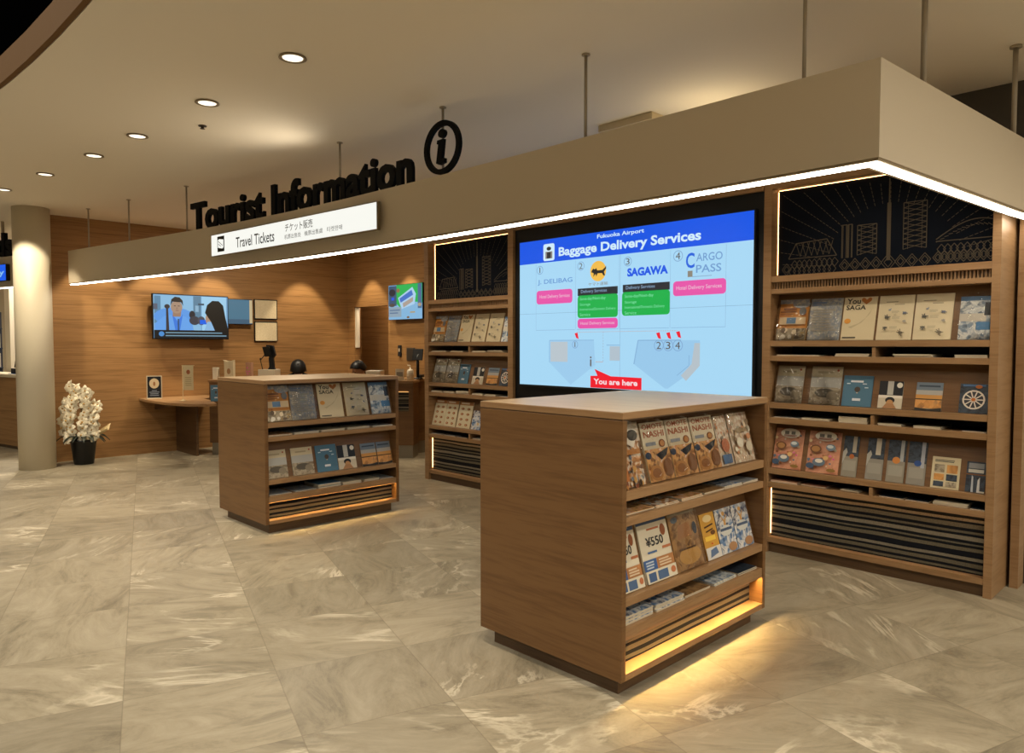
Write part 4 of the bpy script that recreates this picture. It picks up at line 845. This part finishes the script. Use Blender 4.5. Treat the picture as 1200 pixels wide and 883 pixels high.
# ---------------------------------------------------------------- seated clerks behind the counter
def person(x, y, rot, lab, hairlen, shirt, tilt, hs, dz, fringe):
    t = thing('person', lab, 'person', (x, y, dz), rot)      # faces -y locally
    V_ = [(0,.02,.50),(0,.03,.68),(0,.02,.86),(0,.0,.965),(0,-.02,1.03),            # pelvis..neck base..neck
          (.16,.0,.93),(.19,-.03,.72),(.13,-.24,.70),(.10,-.32,.71), (-.16,.0,.93),(-.19,-.03,.72),(-.13,-.24,.70),(-.10,-.32,.71),
          (.09,0,.50),(.10,-.40,.52),(.10,-.38,.10),(.10,-.50,.04), (-.09,0,.50),(-.10,-.40,.52),(-.10,-.38,.10),(-.10,-.50,.04)]
    Rr = [.13,.12,.12,.07,.048, .055,.042,.033,.026,.055,.042,.033,.026, .085,.06,.042,.035,.085,.06,.042,.035]
    E_ = [(0,1),(1,2),(2,3),(3,4),(3,5),(5,6),(6,7),(7,8),(3,9),(9,10),(10,11),(11,12),(0,13),(13,14),(14,15),(15,16),(0,17),(17,18),(18,19),(19,20)]
    for sgn, wr in ((1,8),(-1,12)):
        bx, by, bz = V_[wr]
        for k, ln in enumerate((.055,.062,.058,.048)):
            i0 = len(V_); dx = (k-1.5)*.019
            V_ += [(bx+dx, by-.04, bz), (bx+dx, by-.04-ln*.6, bz-.004), (bx+dx, by-.04-ln, bz-.02)]; Rr += [.010,.008,.007]
            E_ += [(wr,i0),(i0,i0+1),(i0+1,i0+2)]
        i0 = len(V_); V_ += [(bx-sgn*.03, by-.025, bz-.004), (bx-sgn*.045, by-.055, bz-.012)]; Rr += [.010,.008]; E_ += [(wr,i0),(i0,i0+1)]
    me = bpy.data.meshes.new('body'); me.from_pydata(V_, E_, []); o = bpy.data.objects.new('body', me); COL.objects.link(o); o.parent = t
    sk = o.modifiers.new('skin','SKIN'); 
    sv = me.skin_vertices[0].data if me.skin_vertices else None
    if sv is None:
        lay_ = me.attributes
    for i, r in enumerate(Rr): me.skin_vertices[0].data[i].radius = (r, r)
    me.skin_vertices[0].data[0].use_root = True
    sk.use_smooth_shade = True
    sb = o.modifiers.new('sub','SUBSURF'); sb.levels = 1; sb.render_levels = 2
    me.materials.append(flat(shirt, .8))
    h = mb(flat('B88E6C', .6)); h.smooth = True
    TM = Matrix.Translation((0,-.0,1.02))@Matrix.Rotation(tilt,4,'X')@Matrix.Translation((0,0,-1.02)); h.mx = TM
    h.ball((0,-.03,1.145), .074, .09, .108, 18, 12).tube([(0,-.01,1.0),(0,-.02,1.08)], .046, 12)
    h.ball((0,-.122,1.135), .012, .016, .02, 8, 6).ball((.075,-.02,1.14), .01, .018, .028, 8, 6).ball((-.075,-.02,1.14), .01, .018, .028, 8, 6)
    h.use(flat('2A1C16')).ball((.028,-.112,1.155), .010, .006, .006, 8, 5).ball((-.028,-.112,1.155), .010, .006, .006, 8, 5)
    h.use(flat('9A5A4C')).ball((0,-.112,1.092), .02, .008, .006, 8, 5)
    hd = h.build('head', t)
    hm = mb(flat('0C0B0B', .45)); hm.smooth = True; hm.mx = TM; n = 20; vs = []; rows = 9
    for j in range(rows+1):
        tt = j/rows
        for i in range(n):
            a = 2*PI*i/n; front = max(0, -math.sin(a)); 
            ph = tt*(1.5-fringe*front**1.5)
            rx = hs*.092*math.sin(min(ph,PI/2))+.006; ry = hs*.108*math.sin(min(ph,PI/2))+.006
            z = 1.158+.108*math.cos(min(ph,PI/2))
            if tt > .7 and front < .3: z -= hairlen*(tt-.7)/.3
            vs.append((rx*math.cos(a), -.018+ry*math.sin(a), z))
    hm.add(vs, [(j*n+i, j*n+(i+1)%n, (j+1)*n+(i+1)%n, (j+1)*n+i) for j in range(rows) for i in range(n)]+[tuple(range(n))])
    oo = hm.build('hair', hd); sd = oo.modifiers.new('thick','SOLIDIFY'); sd.thickness = .012; sd.offset = 1
    # office chair under the clerk
    c = thing('office_chair', 'black office chair under the clerk '+lab[lab.index('behind'):], 'chair', (x, y, 0), rot)
    mb(SOFTBLACK).box(-.22,.22,-.18,.24,.32,.36).build('seat', c, .02); mb(SOFTBLACK).box(-.19,.19,.24,.27,.48,.84).build('backrest', c, .012)
    m = mb(METAL); m.tube([(0,.03,.06),(0,.03,.36)], .022, 10); m.tube([(0,.2,.38),(0,.26,.55)], .014, 8); m.build('post', c)
    m = mb(METAL)
    for k in range(5): a = 2*PI*k/5; m.tube([(0,.03,.07),(.26*math.cos(a),.03+.26*math.sin(a),.03)], .013, 8)
    m.build('base', c)
    return t
person(-9.50, 5.05, 1.08, 'seated clerk with short black hair bent low behind the middle of the counter', .11, '1C1E24', 1.0, 1.18, .09, .4)
person(-8.80, 5.67, .15, 'seated clerk with black hair looking down behind the right part of the counter', .05, '22252C', .6, 1.08, .045, .6)

# ---------------------------------------------------------------- orchid by the column
orc = thing('potted_orchid', 'large white orchid arrangement in a black pot beside the column', 'plant', (-10.28, 2.52, 0))
orc.rotation_euler = (0,0,math.radians(48))   # local -y towards the hall
m = mb(flat('0B0B0C', .4)); m.smooth = True
m.lathe([(.105,0),(.112,.01),(.145,.29),(.15,.295),(.15,.31),(.13,.31),(.128,.26),(.01,.26)], n=28); m.build('pot', orc)
rr = random.Random(3)
lf = mb(flat('1C2416', .5)); lf.smooth = True
for k in range(16):
    a = 2*PI*k/16+rr.uniform(-.15,.15); ln = rr.uniform(.18,.30); d = Vector((math.cos(a), math.sin(a), 0)); sd = Vector((-d.y, d.x, 0)); vs = []
    for j in range(6):
        u = j/5; c_ = d*(.04+ln*u)+Vector((0,0,.30+.10*math.sin(u*2.6)-.06*u)); w_ = .034*math.sin(PI*(.12+.86*u)); vs += [c_-sd*w_, c_+Vector((0,0,-.008)), c_+sd*w_]
    lf.add(vs, [(j*3+i, j*3+i+1, (j+1)*3+i+1, (j+1)*3+i) for j in range(5) for i in range(2)])
o = lf.build('foliage', orc); so = o.modifiers.new('thick','SOLIDIFY'); so.thickness = .003
PET = flat('E9DEC2', .55); YEL = flat('B8924A', .6)
bl = mb(PET); bl.smooth = True
for k, (ln, wd) in enumerate(((.05,.026),(.05,.018),(.05,.026),(.045,.02),(.045,.02))):
    a = {0:0,1:PI/2,2:PI,3:-PI*.3,4:-PI*.7}[k]; d = Vector((math.cos(a), 0, math.sin(a))); sd = Vector((-d.z, 0, d.x)); vs = []
    for j in range(5):
        u = j/4; w_ = wd*math.sin(PI*(.15+.8*u)); c_ = d*ln*u+Vector((0,-.012*math.sin(u*PI)+.006*u,0)); vs += [c_-sd*w_, c_+Vector((0,-.005,0)), c_+sd*w_]
    bl.add(vs, [(j*3+i, j*3+i+1, (j+1)*3+i+1, (j+1)*3+i) for j in range(4) for i in range(2)])
bl.use(YEL).ball((0,-.012,-.006), .009, .012, .009, 8, 6)
sprays = [(-.10,1.0,-.23,.40,.0),(-.04,.96,-.10,.31,-.07),(.11,.92,.06,.33,-.05),(.18,.76,.17,.33,.0)]
src = None; cnt = 0
for (tx, tz, bx_, bz_, yy) in sprays:
    st = mb(flat('3A4424', .6)); st.smooth = True
    st.tube([(0,0,.27),(tx*.4,yy*.3+.05,.62),(tx*.8,yy*.5+.04,tz-.03),(tx,yy,tz-.02),((tx+bx_)/2,yy-.05,(tz+bz_)/2),(bx_,yy-.04,bz_)], .005, 7); stm = st.build('stem', orc)
    N_ = 25
    for i in range(N_):
        u = i/(N_-1); x = tx+(bx_-tx)*u+rr.uniform(-.04,.04); z = tz+(bz_-tz)*u+rr.uniform(-.012,.012); y = yy-.03-.03*math.sin(u*PI)+rr.uniform(-.025,.015)
        if src is None: o = bl.build('blossom', stm); src = o
        else: o = src.copy(); COL.objects.link(o); o.parent = stm
        o.location = (x, y, z); o.rotation_euler = (rr.uniform(-.5,.3), rr.uniform(-.5,.5), rr.uniform(-.7,.7)); s_ = rr.uniform(1.1,1.4); o.scale = (s_,s_,s_); cnt += 1
w = mb(flat('C8B080', .5)); w.smooth = True; vs = []
for j in range(7):
    for i in range(5): u = i/4; v = j/6; vs.append((.16+.16*u, -.06+.09*v+.01*math.sin(9*u), .36+.10*u+.05*v-.05*math.sin(v*PI)))
w.add(vs, [(j*5+i, j*5+i+1, (j+1)*5+i+1, (j+1)*5+i) for j in range(6) for i in range(4)])
o = w.build('paper_wrap', orc); so = o.modifiers.new('thick','SOLIDIFY'); so.thickness = .002

# ---------------------------------------------------------------- neighbouring shop at the far left
P0 = Vector((-11.27, 2.03)); P1 = Vector((-16.5, .65)); dd = (P1-P0).normalized(); nn = Vector((dd.y, -dd.x)) 
a_ = math.atan2(P0.y-P1.y, P0.x-P1.x); LN = (P0-P1).length
sc = thing('neighbour_canopy', 'beige fascia of the neighbouring shop seen left of the column', 'canopy', (P1.x, P1.y, 0), a_)
mb(CANOPY).box(0, LN, 0, .12, ZC0, ZC1).build('fascia', sc)
mb(glow('FFF6E4', 3.5)).box(0, LN, .014, .066, ZC0-.012, ZC0-.001).build('light_strip', sc)
m = mb(METAL); m.tube([(LN-.42,.06,ZC1+.001),(LN-.42,.06,ZCEIL-.001)], .02); m.build('rod', sc)
so_ = thing('shop_lettering', 'black letters standing on the neighbouring shop canopy at the left edge', 'sign', (P1.x, P1.y, 0), a_)
g = text_geo('ards', .5, .03); wd = g[3]-g[2]
sx_ = .85/wd; m = mb(LM); m.add([(LN-.08-.85+(v.x-g[2])*sx_, .03-v.z*.05, ZC1+.002+(v.y-g[4])*.42) for v in g[0]], g[1]); m.build('letters', so_)
sb_ = thing('blue_sign', 'lit blue sign on the neighbouring shop fascia at the left edge', 'sign', (P1.x, P1.y, 0), a_)
mb(SOFTBLACK).box(LN-1.5, LN-.13, -.05, -.002, 2.33, 2.545).build('sign_box', sb_)
m = mb(glow('0C5AE6')).poly([(LN-1.495,2.335),(LN-.135,2.335),(LN-.135,2.54),(LN-1.495,2.54)], -.0508).use(glow('8ABEEA')).text('Subway', LN-1.05, LN-.17, 2.38, 2.48, -.0516, .02); m.build('sign_face', sb_)
nc = thing('shop_counter', 'wood fronted shop counter with a cream top left of the column', 'counter', (-16.2, 1.32, 0), math.radians(12.5))
mb(W_WALL).box(0, 4.3, 0, .03, .05, 1.03).build('front_panel', nc); mb(W_DARK).box(0, 4.3, .03, .06, 0, .05).build('plinth', nc)
mb(flat('D8CBB0', .4)).box(0, 4.3, -.02, .38, 1.03, 1.075).build('worktop', nc, .003)
cc, ss = math.cos(math.radians(12.5)), math.sin(math.radians(12.5))
def ncp(x, y): return (-16.2+x*cc-y*ss, 1.32+x*ss+y*cc)
t = thing('white_pillar', 'tall white square pillar standing behind the shop counter', 'pillar', (-13.75, 2.38, 0), math.radians(12.5))
mb(flat('E4DAC4', .5)).box(-.085, .085, -.03, .14, 0, 2.6).build('shaft', t)
t = thing('magazine_rack', 'dark shop rack with pale magazines at the left picture edge', 'shelf', (-16.3, 2.2, 0), PI/2)
mb(flat('1A2436', .5)).box(-.3, .5, 0, .3, 0, 2.1).build('rack_body', t)
for k in range(4): mb(flat('22304A', .5)).box(-.3, .5, -.04, -.0005, .70+.36*k, .7195+.36*k).build('rack_ledge', t)
mg = None
for k in range(4):
    for j in range(3):
        if mg is None: m = mb(flat('D0C8B8')).box(0, .22, 0, .01, 0, .26); m.use(flat('8A98A8')).poly([(.02,.15),(.2,.15),(.2,.24),(.02,.24)], -.001); o = m.build('magazine'); mg = o
        else: o = mg.copy(); COL.objects.link(o)
        o.location = (-16.3+.013, 1.93+.26*j, .72+.36*k); o.rotation_euler = (0,0,PI/2); tag(o, 'pale magazine on the dark rack of the neighbouring shop', 'magazine', 'magazines on the shop rack')
t = thing('desk_phone', 'dark desk phone on a blue mat at the end of the shop counter', 'phone', (-12.6, 2.28, 1.0755), .3)
mb(flat('3C7AC8', .5)).box(-.1, .12, -.1, .1, 0, .006).build('mat', t); m = mb(SOFTBLACK); m.prism([(-.07,.006),(.07,.006),(.07,.03),(-.07,.08)], -.08, .08, 'x'); m.build('phone_body', t, .004)
m = mb(SOFTBLACK); m.smooth = True; m.tube([(-.06,-.02,.09),(-.06,.0,.2),(.02,.02,.2),(.05,0,.1)], .014, 8); m.build('handset', t)
struct('wall_shop', mb(flat('B8A888', .7)).box(-17.1, -17, -3, 6.4, 0, ZCEIL))

# ---------------------------------------------------------------- ceiling fittings and light
def add_light(kind, name, loc, energy, color, size=.1, rot=(0,0,0), spot=None, blend=.3, shape='DISK', sizey=None):
    l = bpy.data.lights.new(name, kind); l.energy = energy; l.color = color
    if kind == 'AREA': l.shape = shape; l.size = size; 
    if kind == 'AREA' and sizey: l.size_y = sizey
    if kind == 'SPOT': l.spot_size = math.radians(spot); l.spot_blend = blend; l.shadow_soft_size = size
    if kind == 'POINT': l.shadow_soft_size = size
    o = bpy.data.objects.new(name, l); COL.objects.link(o); o.location = loc; o.rotation_euler = rot; return o
WARM = (1, .86, .66); NEU = (1, .925, .80)
dls = [(-3.88,2.053),(-4.997,2.016),(-6.166,1.939),(-7.061,1.867),(-8.157,1.734),(-9.266,1.586),(-2.4,1.95),(-1.0,1.85)]
src = None
names = ['nearest round recessed downlight of the row along the ceiling','second round downlight along the ceiling row','third round downlight along the ceiling row','fourth round downlight along the ceiling row','fifth round downlight along the ceiling row','farthest round downlight at the left picture edge','round downlight above the near island, out of the row in view','round downlight above the hall on the right']
for i, (x, y) in enumerate(dls):
    if src is None:
        src = thing('ceiling_downlight', names[i], 'ceiling light', (x, y, ZCEIL), 0, 'recessed downlights')
        m = mb(flat('8A7A60', .5)); m.smooth = True; m.lathe([(.075,-.001),(.078,-.008),(.062,-.010),(.058,-.001)], n=28); m.build('trim_ring', src)
        m = mb(glow('FFF2D8', 1.6)); m.lathe([(.057,-.001),(.057,-.006)], n=28); m.build('lens', src)
    else:
        t = copy_tree(src); t.location = (x, y, ZCEIL); tag(t, names[i], 'ceiling light', 'recessed downlights')
    add_light('SPOT', 'lamp_downlight', (x, y, ZCEIL-.03), 75, WARM, .05, spot=88, blend=.7)
t = thing('sprinkler_head', 'tiny dark sprinkler head on the ceiling between two downlights', 'sprinkler', (-5.55, 2.2, ZCEIL))
m = mb(flat('3A3026', .5)); m.lathe([(.03,0),(.03,-.006),(.01,-.008),(.01,-.02),(.018,-.022),(.018,-.024)], n=14); m.build('sprinkler_body', t)
t = thing('ceiling_vent', 'flat pale ceiling vent box above the canopy', 'vent', (-3.25, 4.45, ZCEIL))
mb(flat('C8B898', .6)).box(-.24,.24,-.14,.14,-.05,-.001).build('vent_body', t, .004); mb(flat('A89878', .6)).box(-.2,.2,-.11,.11,-.053,-.0505).build('grille', t)

# high atrium lamps (outside the picture)
for x, y, e_ in [(-10,-2,200),(-5.5,-2,190),(-1,-1.5,150),(-5,-6,120),(5,-1.5,200),(3,-6,280)]:
    add_light('AREA', 'lamp_atrium', (x, y, 6.8), e_, NEU, 1.2)
for x, y, e_ in [(1.2,2.4,40),(1.2,4.2,42),(3.2,2.0,40),(3.2,4.0,42)]:
    add_light('AREA', 'fill_side_hall', (x, y, ZCEIL-.03), e_, NEU, .3)  # unseen fill lights, added to brighten the brochures from the right
for x in (-5.8, -4.6, -3.2, -1.75):
    add_light('SPOT', 'fill_shelf', (x, 3.75, 3.08), 45, WARM, .06, rot=(math.radians(28),0,0), spot=80, blend=.6)  # fill spots added behind the canopy to brighten the wall shelving
# wall washers under the canopy
for x, y in [(-10.15,2.75),(-10.15,3.55),(-10.15,4.35),(-10.15,5.75)]:
    add_light('SPOT', 'lamp_washer', (x, y, 3.08), 90, (1,.83,.58), .03, rot=(0, math.radians(12), 0), spot=62, blend=.35)
for x in (-9.95, -8.95, -7.6):
    add_light('SPOT', 'lamp_washer', (x, 6.1, 3.08), 90, (1,.83,.58), .03, rot=(math.radians(12),0,0), spot=62, blend=.35)
add_light('SPOT', 'lamp_column', (-9.55, 1.55, 3.05), 110, (1,.86,.64), .04, rot=(0, math.radians(33), math.radians(-33)), spot=62, blend=.3)
add_light('SPOT', 'fill_ceiling_glow', (-5.35, 3.02, 2.68), 17, WARM, .2, rot=(math.radians(180+56),0,math.radians(-8)), spot=130, blend=1)  # added light without a fixture, makes the glow patch on the ceiling
add_light('AREA', 'fill_ceiling_glow', (-2.6, 4.4, 2.68), 2, (1,.78,.45), .3, rot=(math.radians(180),0,0), shape='RECTANGLE', sizey=.05)  # added light for the small yellowish ceiling glow behind the canopy
add_light('AREA', 'lamp_shop', (-13.5, 3.2, 3.0), 120, (1,.9,.75), 1.5)
add_light('POINT', 'lamp_passage', (-10.3, 7.0, 2.25), 14, WARM, .1)
add_light('AREA', 'fill_counter', (-8.9, 4.7, 3.1), 45, WARM, .3)  # fill light added to brighten the counter and the things on it

w = bpy.data.worlds.new('world'); S.world = w; w.use_nodes = True
w.node_tree.nodes['Background'].inputs[0].default_value = (.46,.42,.36,1); w.node_tree.nodes['Background'].inputs[1].default_value = .35
